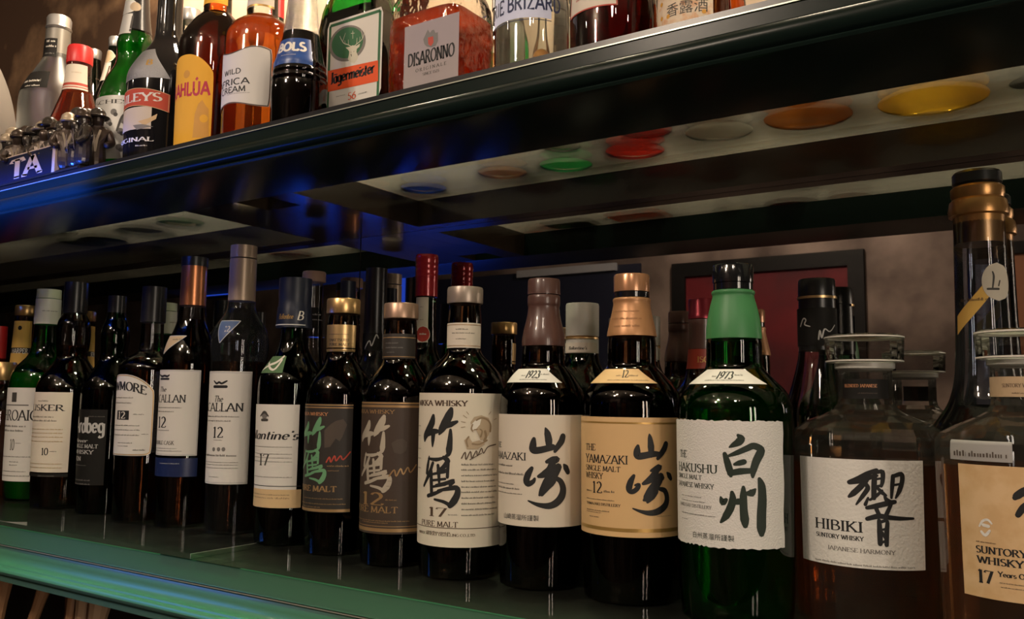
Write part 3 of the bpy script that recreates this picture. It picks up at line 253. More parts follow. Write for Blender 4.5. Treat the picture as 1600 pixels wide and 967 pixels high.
{'id': 'tk17', 'c': (-0.5596, 0.7522, 0.0), 'p': {'glass': [(0.0, 0.0405), (0.003, 0.0453), (0.1876, 0.0466), (0.1972, 0.0456), (0.2069, 0.0415), (0.2152, 0.0353), (0.2221, 0.0284), (0.2283, 0.0215), (0.2339, 0.0181), (0.2402, 0.0184), (0.2653, 0.0185), (0.2835, 0.0168), (0.2976, 0.0154)], 'cap': [(0.2856, 0.0192), (0.287, 0.0196), (0.3011, 0.0196), (0.3032, 0.0189)], 'liquid': [(0.1986, 0.0)]}, 'l': [{'n': 'neck_label', 'm': 'lbl_cream', 'z': (0.2369, 0.2636), 'u': (-0.0354, 0.0354), 'R': 0.0193, 'i': [('m', 0.0024, 0.0165, 0.2561, 0.00153, 'ink2'), ('m', -0.0027, 0.0241, 0.2521, 0.00167, 'ink2'), ('m', 0.0026, 0.0139, 0.2458, 0.00139, 'ink2'), ('h', 0.2615, 0.0007, 0.0, 'bronze_ink'), ('h', 0.239, 0.0007, 0.0, 'bronze_ink')]}, {'n': 'label', 'm': 'lbl_cream2', 'z': (0.0333, 0.1885), 'u': (-0.0813, 0.0813), 'R': 0.0466, 'i': [('k', [[(-0.003, 0.1649, 0.00408), (-0.0046, 0.1581, 0.00816), (-0.0092, 0.1506, 0.00874), (-0.0146, 0.144, 0.00758), (-0.0158, 0.1389, 0.00291)], [(-0.0108, 0.1454, 0.00408), (-0.0025, 0.1486, 0.00641), (0.0033, 0.1492, 0.00408)], [(-0.0027, 0.1461, 0.00583), (-0.003, 0.1398, 0.00466), (-0.0033, 0.1336, 0.00175)], [(0.0177, 0.172, 0.00466), (0.0156, 0.1658, 0.00874), (0.0114, 0.1575, 0.00933), (0.0075, 0.1511, 0.00758), (0.0051, 0.1463, 0.00233)], [(0.0107, 0.1534, 0.0035), (0.0173, 0.1564, 0.00583), (0.024, 0.1594, 0.00291)], [(0.0174, 0.151, 0.00291), (0.0172, 0.1423, 0.00525), (0.0163, 0.1314, 0.00699), (0.0153, 0.126, 0.00466), (0.0122, 0.1244, 0.00175)]], 'ink'), ('k', [[(-0.0087, 0.121, 0.00233), (0.0018, 0.1204, 0.00408), (0.0095, 0.1222, 0.00291)], [(-0.0077, 0.1232, 0.00175), (-0.0096, 0.114, 0.00408), (-0.0111, 0.1059, 0.0035)], [(-0.0023, 0.1169, 0.0035), (-0.0076, 0.105, 0.00466), (-0.0158, 0.0928, 0.00291)], [(-0.0046, 0.1088, 0.00408), (-0.0042, 0.098, 0.00466), (-0.0033, 0.0845, 0.00408)], [(-0.003, 0.1053, 0.00262), (0.0057, 0.1072, 0.00291), (0.0126, 0.1083, 0.00233)], [(-0.0028, 0.0992, 0.00262), (0.0127, 0.1014, 0.00262)], [(-0.0026, 0.0927, 0.00262), (0.0129, 0.0957, 0.00262)], [(-0.0085, 0.0832, 0.00408), (0.0005, 0.0861, 0.00408), (0.0094, 0.0898, 0.00291)], [(0.0106, 0.1229, 0.00408), (0.015, 0.1195, 0.00583), (0.0105, 0.1132, 0.00466), (0.0039, 0.1089, 0.00291)], [(0.0042, 0.1147, 0.0035), (0.0052, 0.1076, 0.00408), (0.0059, 0.0977, 0.00291)], [(0.0155, 0.1166, 0.0035), (0.015, 0.1033, 0.0035)], [(0.0056, 0.1094, 0.00233), (0.0148, 0.1108, 0.00233)], [(0.0021, 0.0944, 0.00291), (0.0128, 0.0968, 0.00408), (0.0215, 0.0996, 0.00466), (0.0179, 0.0952, 0.00291)], [(0.0044, 0.0892, 0.00233), (0.0149, 0.0915, 0.00408), (0.0246, 0.0928, 0.00525), (0.0258, 0.0872, 0.00641), (0.0226, 0.08, 0.00758), (0.0183, 0.0749, 0.00583)], [(0.0183, 0.0752, 0.00408), (0.0113, 0.0785, 0.0035), (0.0006, 0.0803, 0.00233)]], 'ink'), ('t', 'NIKKA WHISKY', -0.0323, 0.0346, 0.1753, 0.0055, 'brown_ink', 'R', 1.4), ('t', '17', -0.0069, 0.0157, 0.0633, 0.009, 'brown_ink', 'R', 1.0), ('m', 0.0164, 0.0269, 0.0652, 0.00167, 'grey_ink'), ('t', 'PURE MALT', -0.019, 0.0271, 0.0533, 0.0054, 'brown_ink', 'R', 1.0), ('m', -0.0103, 0.0187, 0.0471, 0.00181, 'brown_ink'), ('t', 'NIKKA WHISKY DISTILLING CO.,LTD.', -0.025, 0.0458, 0.0443, 0.0026, 'brown_ink', 'R', 1.0), ('h', 0.0523, 0.0007, 0.0, 'brown_ink'), ('m', 0.0292, 0.0666, 0.1154, 0.00209, 'ink2'), ('m', 0.0293, 0.0688, 0.1102, 0.00209, 'ink2'), ('m', 0.0294, 0.071, 0.1045, 0.00209, 'ink2'), ('m', 0.0295, 0.067, 0.0987, 0.00209, 'ink2'), ('m', 0.0296, 0.0692, 0.093, 0.00209, 'ink2'), ('m', 0.0297, 0.0715, 0.0879, 0.00209, 'ink2'), ('m', 0.0298, 0.0674, 0.0821, 0.00209, 'ink2'), ('m', 0.0299, 0.0696, 0.0764, 0.00209, 'ink2'), ('m', 0.0301, 0.0719, 0.0707, 0.00209, 'ink2'), ('m', 0.0302, 0.0678, 0.0649, 0.00209, 'ink2'), ('k', [[(0.0291, 0.1225, 0.00111), (0.0328, 0.1289, 0.00111), (0.0336, 0.1212, 0.00111), (0.0381, 0.1296, 0.00111), (0.0396, 0.1225, 0.00111), (0.0442, 0.1302, 0.00111), (0.0456, 0.125, 0.00111), (0.0498, 0.1327, 0.00111), (0.0521, 0.1275, 0.00111), (0.0574, 0.1339, 0.00111), (0.0681, 0.1362, 0.00097)], [(0.0376, 0.1212, 0.00083), (0.0499, 0.1275, 0.00083)]], 'brown_ink'), ('f', [(0.0375, 0.1588), (0.0412, 0.1643), (0.0489, 0.1662), (0.0575, 0.1634), (0.0612, 0.1552), (0.0579, 0.146), (0.0536, 0.1415), (0.0484, 0.1407), (0.0463, 0.1461), (0.0433, 0.1516), (0.0396, 0.1498)], 'sepia_ink'), ('f', [(0.0314, 0.1407), (0.036, 0.1443), (0.0398, 0.1389), (0.0474, 0.1407), (0.0537, 0.137), (0.0456, 0.1317), (0.0344, 0.1317)], 'sepia_ink'), ('f', [(0.0385, 0.1567), (0.0435, 0.1621), (0.049, 0.1629), (0.0475, 0.1567), (0.0437, 0.1525), (0.0399, 0.1512)], 'paper_ink'), ('k', [[(0.0398, 0.1567, 0.00136), (0.0386, 0.1525, 0.00155), (0.0399, 0.1498, 0.00117)], [(0.0435, 0.161, 0.00155), (0.049, 0.1634, 0.00194), (0.0558, 0.1616, 0.00194), (0.06, 0.1566, 0.00194), (0.0597, 0.1497, 0.00233)], [(0.0418, 0.1516, 0.00097), (0.0452, 0.152, 0.00097)], [(0.0476, 0.152, 0.00117), (0.0501, 0.1498, 0.00155), (0.0486, 0.1443, 0.00194)], [(0.0534, 0.1497, 0.00272), (0.0546, 0.1443, 0.00311), (0.0525, 0.1406, 0.00233)], [(0.036, 0.1443, 0.00155), (0.0338, 0.1403, 0.00194), (0.0352, 0.1344, 0.00155)], [(0.0398, 0.1371, 0.00155), (0.0475, 0.1367, 0.00155), (0.0558, 0.1406, 0.00194)], [(0.0338, 0.1633, 0.00058), (0.0301, 0.166, 0.00058)], [(0.0324, 0.1588, 0.00058), (0.0283, 0.1596, 0.00058)], [(0.0321, 0.1543, 0.00058), (0.0281, 0.1537, 0.00058)], [(0.0355, 0.167, 0.00058), (0.0333, 0.1697, 0.00058)], [(0.0575, 0.1671, 0.00058), (0.0602, 0.1699, 0.00058)], [(0.0649, 0.1616, 0.00058), (0.0682, 0.1628, 0.00058)]], 'sepia_dark'), ('m', -0.041, -0.0252, 0.1535, 0.00139, 'brown_ink'), ('m', -0.0411, -0.0245, 0.1434, 0.00139, 'brown_ink'), ('m', -0.0411, -0.0237, 0.1299, 0.00139, 'brown_ink'), ('m', -0.0376, -0.023, 0.12, 0.00139, 'brown_ink'), ('m', -0.0352, -0.0224, 0.1101, 0.00139, 'brown_ink')]}]},
{'id': 'y1923', 'c': (-0.465, 0.7621, 0.0), 'p': {'glass': [(0.0, 0.0392), (0.003, 0.0431), (0.1675, 0.0443), (0.1805, 0.0441), (0.191, 0.0422), (0.1976, 0.0382), (0.2055, 0.033), (0.214, 0.0264), (0.2173, 0.0231), (0.2213, 0.0225), (0.2332, 0.0218), (0.2418, 0.0205), (0.2718, 0.0153), (0.304, 0.0147)], 'capsule': [(0.2378, 0.0222), (0.2438, 0.0225), (0.2551, 0.0206), (0.2665, 0.0176), (0.2758, 0.0163), (0.2792, 0.0163), (0.2805, 0.017), (0.2892, 0.017), (0.2905, 0.0163)], 'cap': [(0.2912, 0.017), (0.3053, 0.0168), (0.3074, 0.016)], 'liquid': [(0.1989, 0.0)]}, 'l': [{'n': 'shoulder_label', 'm': 'lbl_white', 'z': (0.1999, 0.2137), 'u': (-0.0479, 0.0479), 'R': 0.0443, 'i': [('t', '1923', -0.0009, 0.0194, 0.2042, 0.0075, 'ink', 'I', 1.5), ('m', -0.0083, -0.0009, 0.2062, 0.00166, 'ink2'), ('m', 0.02, 0.0326, 0.2074, 0.00199, 'ink2'), ('m', -0.0082, 0.0289, 0.2023, 0.00119, 'ink')], 'sh': 'trap', 'cone': True, 'tw': 0.62}, {'n': 'label', 'm': 'lbl_cream', 'z': (0.0606, 0.1682), 'u': (-0.0758, 0.0758), 'R': 0.0443, 'i': [('k', [[(0.027, 0.1554, 0.00166), (0.0288, 0.1506, 0.0061), (0.0302, 0.1437, 0.00721), (0.0306, 0.136, 0.00499)], [(0.0159, 0.1448, 0.00388), (0.0152, 0.14, 0.00666), (0.0153, 0.1348, 0.00777), (0.0202, 0.1339, 0.00666), (0.0342, 0.1372, 0.0061)], [(0.0445, 0.1475, 0.0061), (0.043, 0.1427, 0.00666), (0.0389, 0.1372, 0.00555), (0.0364, 0.1331, 0.00333)], [(0.0141, 0.1166, 0.00388), (0.0105, 0.1107, 0.00666), (0.0087, 0.1046, 0.00666), (0.0106, 0.1014, 0.00555), (0.0153, 0.1037, 0.00444), (0.017, 0.1065, 0.00277)], [(0.0287, 0.1231, 0.00388), (0.0343, 0.1252, 0.0061), (0.039, 0.1255, 0.00555), (0.0354, 0.1224, 0.00388)], [(0.0343, 0.1241, 0.00666), (0.0322, 0.1163, 0.00777), (0.0267, 0.1114, 0.00721), (0.0208, 0.1089, 0.00333)], [(0.0222, 0.1097, 0.00222), (0.0308, 0.1132, 0.00555), (0.0398, 0.1171, 0.00721)], [(0.0398, 0.1179, 0.00777), (0.0351, 0.1111, 0.00999), (0.0295, 0.1029, 0.00999), (0.0248, 0.0951, 0.00721), (0.022, 0.0913, 0.00277)], [(0.0292, 0.0992, 0.00666), (0.0241, 0.0915, 0.00333)], [(0.0258, 0.0941, 0.00333), (0.0327, 0.1019, 0.0061), (0.0355, 0.105, 0.00555)], [(0.0373, 0.1077, 0.00388), (0.0425, 0.1042, 0.00555), (0.0453, 0.0973, 0.00666), (0.0438, 0.0898, 0.00777), (0.0382, 0.0838, 0.00721), (0.0304, 0.0809, 0.0061), (0.02, 0.0821, 0.00388), (0.0108, 0.0854, 0.00139)], [(0.0459, 0.1202, 0.00222), (0.048, 0.1174, 0.0061), (0.0505, 0.1129, 0.00499)]], 'ink'), ('t', 'THE', -0.043, -0.0261, 0.1349, 0.0054, 'ink', 'R', 1.0), ('t', 'YAMAZAKI', -0.0448, 0.0087, 0.1238, 0.0072, 'ink', 'R', 1), ('m', -0.0431, -0.0076, 0.117, 0.00265, 'ink2'), ('m', -0.0431, 0.0055, 0.1093, 0.00265, 'ink2'), ('m', -0.0431, -0.0056, 0.0997, 0.00132, 'ink2'), ('m', -0.0431, 0.0014, 0.0952, 0.00199, 'ink2'), ('m', -0.0431, 0.0043, 0.0907, 0.00132, 'ink2'), ('j', '山崎蒸溜所謹製', -0.0196, 0.0214, 0.0668, 'ink')]}]},
{'id': 'y12', 'c': (-0.3648, 0.7625, 0.0), 'p': {'glass': [(0.0, 0.0422), (0.003, 0.0464), (0.1671, 0.0478), (0.1805, 0.0475), (0.1898, 0.0457), (0.1965, 0.0414), (0.2039, 0.0347), (0.2113, 0.0285), (0.2151, 0.0242), (0.22, 0.023), (0.2312, 0.0233), (0.2424, 0.0227), (0.2611, 0.0187), (0.2768, 0.0162), (0.3014, 0.0157)], 'capsule': [(0.2449, 0.024), (0.2486, 0.0237), (0.2611, 0.0209), (0.2724, 0.0184), (0.2775, 0.0178), (0.2793, 0.0184), (0.2812, 0.0184), (0.2819, 0.0175)], 'ring': [(0.2819, 0.0163), (0.2825, 0.0172), (0.2875, 0.0172), (0.2882, 0.0166)], 'cap': [(0.2882, 0.0175), (0.3033, 0.0176), (0.3052, 0.0169)], 'liquid': [(0.1978, 0.0)]}, 'l': [{'n': 'cap_text', 'm': 'lbl_copper', 'z': (0.2458, 0.2714), 'u': (-0.0219, 0.0219), 'R': 0.0209, 'i': [('m', -0.012, 0.0173, 0.2676, 0.00188, 'copper_dark'), ('m', -0.0132, 0.0186, 0.2602, 0.00251, 'copper_dark'), ('m', -0.0078, 0.016, 0.253, 0.00251, 'copper_dark')], 'sh': 'onlytext'}, {'n': 'shoulder_label', 'm': 'lbl_ygold', 'z': (0.1992, 0.2126), 'u': (-0.0517, 0.0517), 'R': 0.0478, 'i': [('t', '12', 0.0083, 0.0172, 0.2044, 0.007, 'ink', 'R', 1.2), ('m', 0.0001, 0.0077, 0.2056, 0.00188, 'brown_ink'), ('m', 0.0172, 0.0294, 0.2056, 0.00188, 'brown_ink'), ('m', -0.0098, 0.0422, 0.2015, 0.00113, 'brown_ink')], 'sh': 'trap', 'cone': True, 'tw': 0.62}, {'n': 'label', 'm': 'lbl_ygold', 'z': (0.0609, 0.1679), 'u': (-0.0768, 0.0768), 'R': 0.0478, 'i': [('h', 0.1627, 0.00157, 0.0, 'gold_ink'), ('h', 0.0671, 0.00314, 0.0, 'gold_ink'), ('k', [[(0.037, 0.1529, 0.00146), (0.0376, 0.1493, 0.00438), (0.0385, 0.1419, 0.00632), (0.0388, 0.1342, 0.00486)], [(0.0266, 0.1424, 0.00292), (0.026, 0.1388, 0.00583), (0.026, 0.1347, 0.00681), (0.0285, 0.1332, 0.00632), (0.0401, 0.1352, 0.00583), (0.0477, 0.135, 0.00389)], [(0.0539, 0.1442, 0.00535), (0.0523, 0.1403, 0.00583), (0.049, 0.1359, 0.00535), (0.0451, 0.1312, 0.0034)], [(0.023, 0.1158, 0.00292), (0.0203, 0.1107, 0.00535), (0.0188, 0.1055, 0.00583), (0.0194, 0.1022, 0.00486), (0.0225, 0.1017, 0.00438), (0.0262, 0.1047, 0.00438), (0.0274, 0.1079, 0.0034), (0.0241, 0.1073, 0.00194)], [(0.0385, 0.1203, 0.00243), (0.0433, 0.1223, 0.00486), (0.0468, 0.1235, 0.00583), (0.0447, 0.1205, 0.00438)], [(0.0454, 0.1226, 0.00486), (0.0413, 0.1162, 0.00681), (0.0362, 0.1115, 0.00583), (0.0313, 0.1088, 0.00292)], [(0.0322, 0.1091, 0.00194), (0.04, 0.1123, 0.00535), (0.0496, 0.1139, 0.00535)], [(0.0481, 0.1149, 0.00729), (0.0433, 0.1079, 0.00875), (0.0384, 0.1021, 0.00827), (0.034, 0.0959, 0.00632), (0.0319, 0.0942, 0.00243)], [(0.0377, 0.0992, 0.00583), (0.0355, 0.0927, 0.00292)], [(0.0352, 0.0924, 0.00243), (0.04, 0.0968, 0.00438), (0.0432, 0.1017, 0.00535)], [(0.0467, 0.104, 0.0034), (0.0525, 0.1023, 0.00486), (0.0552, 0.0957, 0.00535), (0.0532, 0.0892, 0.00632), (0.0459, 0.0843, 0.00632), (0.0374, 0.0828, 0.00486), (0.0291, 0.0842, 0.00292), (0.0221, 0.0867, 0.00122)], [(0.0553, 0.1182, 0.00194), (0.0578, 0.1157, 0.00535), (0.06, 0.1127, 0.00389)]], 'ink'), ('t', 'THE', -0.0298, -0.0143, 0.1368, 0.0059, 'ink', 'R', 1.0), ('t', 'YAMAZAKI', -0.0296, 0.0182, 0.1257, 0.0075, 'ink', 'R', 1.0), ('t', 'SINGLE MALT', -0.0296, 0.0113, 0.1185, 0.0047, 'ink', 'R', 1.0), ('t', 'WHISKY', -0.0295, -0.0059, 0.1114, 0.0053, 'ink', 'R', 1.0), ('t', '12', -0.0185, -0.0065, 0.0984, 0.0104, 'ink', 'R', 1.0), ('m', -0.0281, -0.0195, 0.0992, 0.00188, 'ink2'), ('m', -0.0051, 0.0053, 0.0996, 0.00251, 'ink2'), ('m', -0.028, 0.0053, 0.0922, 0.00125, 'ink2'), ('t', 'YAMAZAKI DISTILLERY', -0.028, 0.0113, 0.0875, 0.0023, 'ink', 'R', 1.0), ('m', -0.028, 0.0003, 0.0822, 0.00125, 'ink2'), ('m', -0.0279, -0.0079, 0.0805, 0.001, 'ink2'), ('m', -0.0233, -0.0109, 0.0764, 0.00125, 'ink2'), ('m', 0.0442, 0.0604, 0.0795, 0.00075, 'ink2')]}]},
{'id': 'hak', 'c': (-0.2581, 0.7476, 0.0), 'p': {'glass': [(0.0, 0.0429), (0.003, 0.0484), (0.165, 0.0499), (0.1774, 0.0497), (0.1864, 0.0475), (0.1942, 0.043), (0.201, 0.0362), (0.2078, 0.0295), (0.2112, 0.0261), (0.2146, 0.0244), (0.2236, 0.0239), (0.2362, 0.0242), (0.2556, 0.0205), (0.2786, 0.016), (0.2994, 0.0155)], 'capsule': [(0.2384, 0.0242), (0.2419, 0.0242), (0.2527, 0.0234), (0.2671, 0.0206), (0.2751, 0.0183), (0.2774, 0.018), (0.2786, 0.0189), (0.2809, 0.0189), (0.2815, 0.0177)], 'ring': [(0.2815, 0.0166), (0.2821, 0.0172), (0.2878, 0.0172), (0.2884, 0.0166)], 'cap': [(0.2884, 0.0178), (0.3029, 0.0181), (0.3046, 0.0172)], 'liquid': [(0.192, 0.0)]}, 'l': [{'n': 'shoulder_label', 'm': 'lbl_white', 'z': (0.1982, 0.2109), 'u': (-0.054, 0.054), 'R': 0.0499, 'i': [('t', '1973', -0.0068, 0.0149, 0.2024, 0.0064, 'ink', 'I', 1.5), ('m', -0.013, -0.0068, 0.2041, 0.00176, 'ink2'), ('m', 0.017, 0.0274, 0.2051, 0.00199, 'ink2'), ('m', -0.0201, 0.0273, 0.2009, 0.00106, 'ink')], 'sh': 'trap', 'cone': True, 'tw': 0.62}, {'n': 'label', 'm': 'lbl_hak', 'z': (0.0641, 0.1676), 'u': (-0.0602, 0.0602), 'R': 0.0499, 'i': [('k', [[(0.019, 0.1557, 0.00273), (0.0213, 0.1531, 0.00637), (0.0194, 0.1503, 0.00637), (0.0152, 0.1478, 0.00409), (0.012, 0.1458, 0.00136)], [(0.0082, 0.1402, 0.00364), (0.01, 0.1342, 0.00546), (0.0118, 0.1275, 0.00591), (0.0128, 0.1228, 0.00318)], [(0.0106, 0.1385, 0.00182), (0.0177, 0.1414, 0.00409), (0.0257, 0.1451, 0.005), (0.0314, 0.1473, 0.00546), (0.0376, 0.1444, 0.00591), (0.0364, 0.1408, 0.00728), (0.0335, 0.1354, 0.00682), (0.0309, 0.128, 0.00591), (0.0302, 0.1224, 0.00273)], [(0.0158, 0.132, 0.00227), (0.0196, 0.1332, 0.00455), (0.0234, 0.1343, 0.00455)], [(0.012, 0.1246, 0.00455), (0.0202, 0.1265, 0.00546), (0.0306, 0.1272, 0.00409)], [(0.0045, 0.1049, 0.00182), (0.0061, 0.101, 0.00591), (0.0088, 0.1031, 0.00318)], [(0.0136, 0.1092, 0.00318), (0.0141, 0.1036, 0.00591), (0.0121, 0.0966, 0.00637), (0.0085, 0.09, 0.00591), (0.0042, 0.0847, 0.00182)], [(0.0139, 0.1009, 0.00273), (0.0188, 0.1022, 0.00546), (0.0212, 0.1039, 0.00273)], [(0.0226, 0.1138, 0.00273), (0.0225, 0.1066, 0.00591), (0.0226, 0.096, 0.00637), (0.0233, 0.0881, 0.00728), (0.0237, 0.0831, 0.00455)], [(0.0244, 0.1087, 0.00227), (0.0292, 0.1094, 0.00637), (0.032, 0.1121, 0.00227)], [(0.0357, 0.1206, 0.00318), (0.0376, 0.1147, 0.00682), (0.038, 0.1041, 0.00773), (0.0372, 0.0922, 0.00819), (0.037, 0.0816, 0.00819), (0.037, 0.0766, 0.005)]], 'ink_green'), ('t', 'THE', -0.041, -0.0293, 0.1353, 0.006, 'ink_green', 'R', 1.0), ('t', 'HAKUSHU', -0.0448, 0.0025, 0.1238, 0.0069, 'ink_green', 'R', 1.0), ('t', 'SINGLE MALT', -0.045, -0.0121, 0.1177, 0.0038, 'ink_green', 'R', 1.0), ('t', 'JAPANESE WHISKY', -0.0452, -0.001, 0.1109, 0.004, 'ink_green', 'R', 1.0), ('m', -0.0387, -0.0129, 0.1029, 0.00094, 'ink2'), ('m', -0.0388, -0.0092, 0.0991, 0.00094, 'ink2'), ('t', 'HAKUSHU DISTILLERY', -0.0419, -0.0034, 0.0944, 0.0027, 'grey_ink', 'R', 1.0), ('m', -0.039, -0.0001, 0.0883, 0.00117, 'ink2'), ('m', -0.0391, -0.029, 0.0834, 0.00088, 'ink2'), ('j', '白州蒸溜所謹製', -0.0224, 0.0148, 0.0702, 'ink_green')], 'sh': 'deckle'}]},
{'id': 'hib', 'c': (-0.1616, 0.811, 0.0), 'p': {'glass': [(0.0, 0.0583), (0.003, 0.0616), (0.1443, 0.0635), (0.1532, 0.063), (0.1599, 0.0602), (0.1677, 0.0496), (0.1733, 0.035), (0.1778, 0.0271), (0.1823, 0.0237), (0.1879, 0.0226), (0.2138, 0.0227)], 'collar': [(0.2116, 0.0204), (0.2138, 0.0249), (0.2184, 0.025), (0.2189, 0.0227)], 'stopper': [(0.2189, 0.0284), (0.2201, 0.0323), (0.2411, 0.0333), (0.2434, 0.0296)], 'liquid': [(0.1332, 0.0)]}, 'l': [{'n': 'neck_label', 'm': 'lbl_black', 'z': (0.1872, 0.2041), 'u': (-0.0171, 0.0273), 'R': 0.0245, 'i': [('t', 'BLENDED JAPANESE', -0.0146, 0.0154, 0.197, 0.0027, 'copper_ink', 'R', 1.0), ('m', -0.0014, 0.0152, 0.1915, 0.00147, 'dim_ink')]}, {'n': 'label', 'm': 'lbl_wash', 'z': (0.0515, 0.1378), 'u': (-0.0504, 0.0571), 'R': 0.0635, 'i': [('k', [[(0.0191, 0.1298, 0.00331), (0.012, 0.1267, 0.00379), (0.0047, 0.1224, 0.00379), (-0.0018, 0.1193, 0.00331)], [(-0.0015, 0.119, 0.00331), (0.0061, 0.121, 0.00473), (0.0133, 0.1238, 0.00426), (0.0196, 0.1255, 0.00189)], [(0.0118, 0.1216, 0.00331), (0.0067, 0.1159, 0.00473), (0.0015, 0.1107, 0.00473), (-0.0021, 0.1077, 0.00237)], [(0.0109, 0.1185, 0.00331), (0.0122, 0.115, 0.00379), (0.008, 0.1084, 0.00331), (0.0033, 0.1018, 0.00142)], [(0.0179, 0.1279, 0.00331), (0.0171, 0.1197, 0.00426), (0.0165, 0.1077, 0.00379)], [(0.0191, 0.1279, 0.00237), (0.0234, 0.1287, 0.00379), (0.0234, 0.1215, 0.00331), (0.0222, 0.1172, 0.00237)], [(0.0178, 0.1225, 0.00189), (0.0232, 0.1236, 0.00189)], [(0.0176, 0.1167, 0.00213), (0.0228, 0.1178, 0.00213)], [(0.0136, 0.106, 0.00189), (0.0185, 0.1096, 0.00284), (0.0229, 0.1139, 0.00189)], [(0.0196, 0.1156, 0.00237), (0.0229, 0.1121, 0.00331), (0.0257, 0.1101, 0.00189)], [(0.0123, 0.1075, 0.00189), (0.0101, 0.1022, 0.00284)], [(0.0314, 0.1256, 0.00331), (0.0305, 0.1172, 0.00331), (0.0297, 0.1082, 0.00189)], [(0.0314, 0.1253, 0.00284), (0.0377, 0.1272, 0.00379), (0.0385, 0.1224, 0.00379), (0.0361, 0.1143, 0.00379), (0.0329, 0.1082, 0.00142)], [(0.0314, 0.1184, 0.00189), (0.0372, 0.1194, 0.00189)], [(0.0245, 0.1092, 0.00189), (0.0267, 0.1058, 0.00426), (0.0296, 0.1049, 0.00331)], [(0.0112, 0.0996, 0.00284), (0.0183, 0.1015, 0.00426), (0.0255, 0.1036, 0.00426), (0.0322, 0.1052, 0.00331)], [(0.0182, 0.0991, 0.00331), (0.0201, 0.0944, 0.00331)], [(0.0292, 0.1031, 0.00284), (0.0255, 0.0949, 0.00331)], [(0.0112, 0.0909, 0.00331), (0.0195, 0.0935, 0.00426), (0.0266, 0.0929, 0.00379), (0.0353, 0.0922, 0.00331), (0.0469, 0.0922, 0.00189)], [(0.02, 0.0899, 0.00331), (0.0203, 0.081, 0.00426), (0.0203, 0.0718, 0.00379)], [(0.0216, 0.0891, 0.00237), (0.0259, 0.0899, 0.00284), (0.0254, 0.0812, 0.00379), (0.0251, 0.0711, 0.00331)], [(0.0206, 0.0825, 0.00189), (0.0255, 0.0839, 0.00189)], [(0.0206, 0.0727, 0.00237), (0.0252, 0.0744, 0.00189)], [(0.0219, 0.0808, 0.00237), (0.0246, 0.0759, 0.00237)]], 'ink'), ('t', 'HIBIKI', -0.0325, 0.0085, 0.0797, 0.0082, 'ink', 'R', 1.0), ('t', 'SUNTORY WHISKY', -0.032, 0.0083, 0.073, 0.0034, 'ink', 'R', 1.3), ('t', 'JAPANESE HARMONY', -0.0215, 0.0319, 0.0636, 0.0033, 'grey_ink', 'R', 1.0), ('m', -0.0339, 0.0473, 0.0532, 0.00184, 'grey_ink')]}]},
{'id': 'hib17', 'c': (-0.0392, 0.745, 0.0), 'p': {'glass': [(0.0, 0.0544), (0.0177, 0.0581), (0.1495, 0.0599), (0.1565, 0.0595), (0.1621, 0.0558), (0.1687, 0.0435), (0.1743, 0.0303), (0.1781, 0.0237), (0.1828, 0.0209), (0.1875, 0.0199), (0.2122, 0.02)], 'collar': [(0.2112, 0.0181), (0.2131, 0.0219), (0.2169, 0.0219), (0.2174, 0.02)], 'stopper': [(0.2174, 0.0253), (0.2183, 0.0291), (0.237, 0.0297), (0.2389, 0.0268)], 'liquid': [(0.1397, 0.0)]}, 'l': [{'n': 'neck_label', 'm': 'lbl_tan', 'z': (0.1892, 0.2039), 'u': (-0.0303, 0.0303), 'R': 0.0217, 'i': [('t', 'SUNTORY WHISKY', -0.0123, 0.0136, 0.1961, 0.0027, 'brown_ink', 'R', 1.0), ('m', -0.0052, 0.0111, 0.1914, 0.00138, 'brown_ink')]}, {'n': 'paper_tag', 'm': 'lbl_grey', 'z': (0.144, 0.158), 'u': (-0.0487, -0.0036), 'R': 0.0599, 'i': [('m', -0.0449, -0.0068, 0.1468, 0.00498, 'dim_ink')]}, {'n': 'label', 'm': 'lbl_hib17', 'z': (0.051, 0.1414), 'u': (-0.0412, 0.0397), 'R': 0.0599, 'i': [('k', [[(0.0063, 0.1278, 0.00427), (0.0018, 0.1252, 0.00526), (-0.002, 0.1222, 0.00493), (-0.0034, 0.1206, 0.00328)], [(0.0065, 0.1185, 0.0046), (0.0014, 0.1146, 0.0046), (-0.0021, 0.1093, 0.00361)]], 'ink'), ('t', 'SUNTORY', -0.0299, 0.0025, 0.0812, 0.0047, 'ink', 'R', 1.3), ('t', 'WHISKY', -0.0293, 0.0003, 0.0743, 0.0047, 'ink', 'R', 1.3), ('t', '17', -0.0294, -0.0188, 0.0611, 0.0087, 'ink', 'R', 1.4), ('t', 'Years Old', -0.0158, 0.004, 0.067, 0.0034, 'ink', 'R', 1.4), ('m', -0.0151, -0.0005, 0.0626, 0.00089, 'ink2'), ('m', -0.0144, -0.0006, 0.0598, 0.00089, 'ink2'), ('m', -0.0295, -0.0164, 0.0883, 0.00111, 'brown_ink'), ('k', [[(-0.0267, 0.0992, 0.00111), (-0.0243, 0.103, 0.00166), (-0.0208, 0.1042, 0.00166), (-0.0183, 0.1019, 0.00111)], [(-0.0255, 0.0958, 0.00166), (-0.0229, 0.0936, 0.00221), (-0.0198, 0.097, 0.00166)], [(-0.024, 0.1004, 0.00221), (-0.0205, 0.0999, 0.00221)]], 'lbl_wash')]}]},  # grey shoulder strip paints a refracted view seen through the glass
